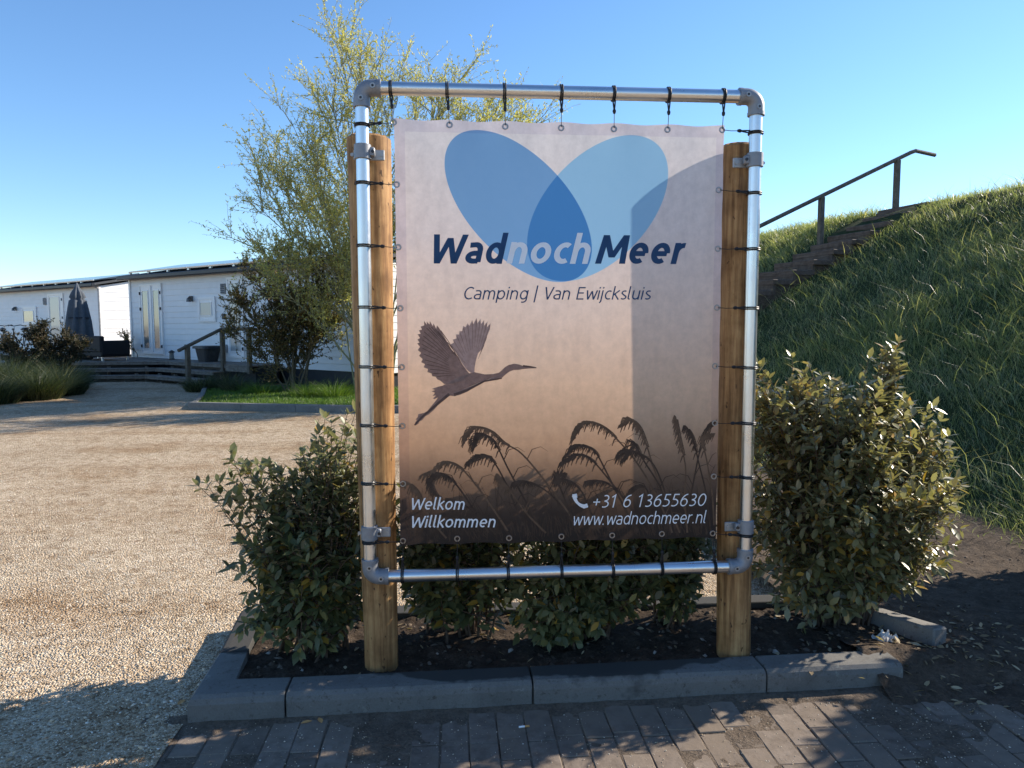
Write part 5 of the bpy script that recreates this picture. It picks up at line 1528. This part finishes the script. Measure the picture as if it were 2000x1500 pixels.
WT = [(-4.5, 12.6, 3.9), (-4.3, 13.4, 5.1), (-3.8, 12.7, 5.6), (-3.2, 13.6, 6.3), (-2.6, 12.8, 7.0), (-2.0, 13.4, 6.5), (-1.5, 12.5, 6.7), (-.8, 13.2, 6.4), (-.1, 12.8, 6.15), (.6, 13.4, 5.9), (1.2, 12.8, 5.7), (-4.3, 12.3, 3.0), (-3.4, 12.0, 5.2), (-2.3, 12.0, 6.2), (-1.0, 14.2, 6.2), (-3.6, 14.0, 4.6), (.2, 12.2, 5.4), (-4.6, 13.0, 4.7), (-4.0, 12.4, 4.2), (-3.0, 12.4, 6.0), (-4.0, 12.2, 2.3), (-3.0, 12.0, 3.6), (.9, 13.0, 6.0), (1.5, 13.2, 5.6), (-.4, 12.6, 6.5)]
tree('willow_tree', 'tall feathery willow in fresh yellow green leaf behind the sign', (-2.1, 13.0, .05), WT, 16, 10, 17, M['willowleaf'], M['willowbark'], seed=2)
HT = [(-.3, 11.0, 3.2), (.2, 11.4, 4.4), (.8, 11.0, 4.7), (1.3, 11.6, 4.2), (1.8, 11.2, 3.4), (.6, 11.8, 3.6), (1.0, 10.7, 2.8)]
tree('willow_tree', 'smaller willow hidden behind the banner, shading the gravel', (.8, 11.3, .05), HT, 16, 10, 20, M['willowleaf'], M['willowbark'], seed=21)
DT = [(-5.0, 13.3, 2.7), (-4.6, 13.8, 3.0), (-4.9, 13.0, 2.0), (-4.1, 13.2, 3.1), (-3.6, 13.6, 2.9), (-3.2, 13.2, 2.5), (-4.3, 12.8, 1.6), (-3.7, 12.8, 1.8), (-3.0, 13.2, 1.6), (-5.2, 13.4, 1.5), (-2.6, 13.0, 2.2), (-2.4, 13.3, 3.0)]
tree('bronze_shrub', 'tall open shrub with bronze green leaves in front of the nearer chalet', (-3.85, 13.3, .05), DT, 22, 9, 22, M['darkleaf'], M['bark'], tw=(.18, .42), leaf=(.03, .06), lw=.5, seed=6, r0=.028, droop=0, cat='shrub', s_start=.2)
BT = [(-10.9, 15.4, 1.15), (-10.5, 15.6, 1.3), (-10.1, 15.3, 1.35), (-9.7, 15.6, 1.15), (-9.3, 15.4, .95), (-11.2, 15.6, .95)]
tree('brown_shrub', 'low brownish shrub behind the ornamental grasses', (-10.2, 15.5, 0), BT, 24, 10, 22, M['brownleaf'], M['bark'], tw=(.12, .3), leaf=(.03, .06), lw=.55, seed=7, r0=.015, droop=0, cat='shrub', s_start=.1)
tree('potted_shrub', 'small dark bush on the deck at the chalet corner', h2w(6.0, .35, .506), [h2w(5.85, .35, 1.0), h2w(6.1, .3, 1.1), h2w(6.2, .4, .9)], 10, 6, 10, M['darkleaf'], M['bark'], tw=(.08, .2), leaf=(.03, .06), lw=.5, seed=9, r0=.012, droop=0, cat='shrub', s_start=.05)

# grasses
def clump(x, y, h, n, label, mat='ornagrass', sp=.16, name='grass_clump', z=0.0, w=.009, group='ornamental grasses by the deck'):
    t_ = empty(name, (x, y, z)); tag(t_, label, 'grass clump', group)
    a = rng.uniform(0, 6.28, n); rr_ = sp * np.sqrt(rng.random(n))
    p = np.stack([np.cos(a) * rr_, np.sin(a) * rr_, np.zeros(n)], -1)
    hh = h * rng.uniform(.55, 1.1, n) * (1 - .55 * (rr_ / sp) ** 2); ln = hh * (rng.uniform(.1, .7, n) + .7 * rr_ / sp)
    a2 = a + rng.normal(0, .5, n)
    blades('tuft', p, hh, np.full(n, w) * rng.uniform(.6, 1.3, n), np.stack([np.cos(a2) * ln, np.sin(a2) * ln, -hh * rng.uniform(.0, .5, n)], -1), M[mat], t_)
cl = [(-9.4, 11.9, .75, 'grass clump nearest the gravel at the picture edge'), (-9.0, 12.7, .80, 'rounded grass clump at the front bulging towards the gravel'), (-10.2, 12.5, .95, 'tall pale grass clump at the left edge'), (-9.0, 13.6, .75, 'grass clump closest to the deck steps'), (-9.9, 13.5, .95, 'dark grass clump in the middle of the planting'), (-10.8, 13.4, 1.1, 'tallest grass clump at the left edge catching light'), (-9.5, 14.6, .85, 'grass clump behind the one by the steps'), (-10.5, 14.4, 1.0, 'grass clump just in front of the brown shrub')]
for x, y, h, lab in cl: clump(x, y, h * 1.08, 2800, lab, sp=.46)
cl2 = [(-6.2, 14.2, .55, 'grassy plant at the foot of the handrail post'), (-5.6, 14.3, .6, 'dark leafy clump between handrail and bronze shrub'), (-5.2, 13.7, .5, 'low green clump at the lawn corner'), (-4.6, 13.0, .45, 'bright grass tuft below the bronze shrub'), (-3.4, 12.2, .5, 'tall loose tuft at the lawn edge'), (-2.9, 12.1, .55, 'sunlit tuft of long grass by the near post')]
for x, y, h, lab in cl2: clump(x, y, h, 900, lab, sp=.34, group='grass tufts along the lawn', mat='ornagrass' if x < -5 else 'lawngrass')
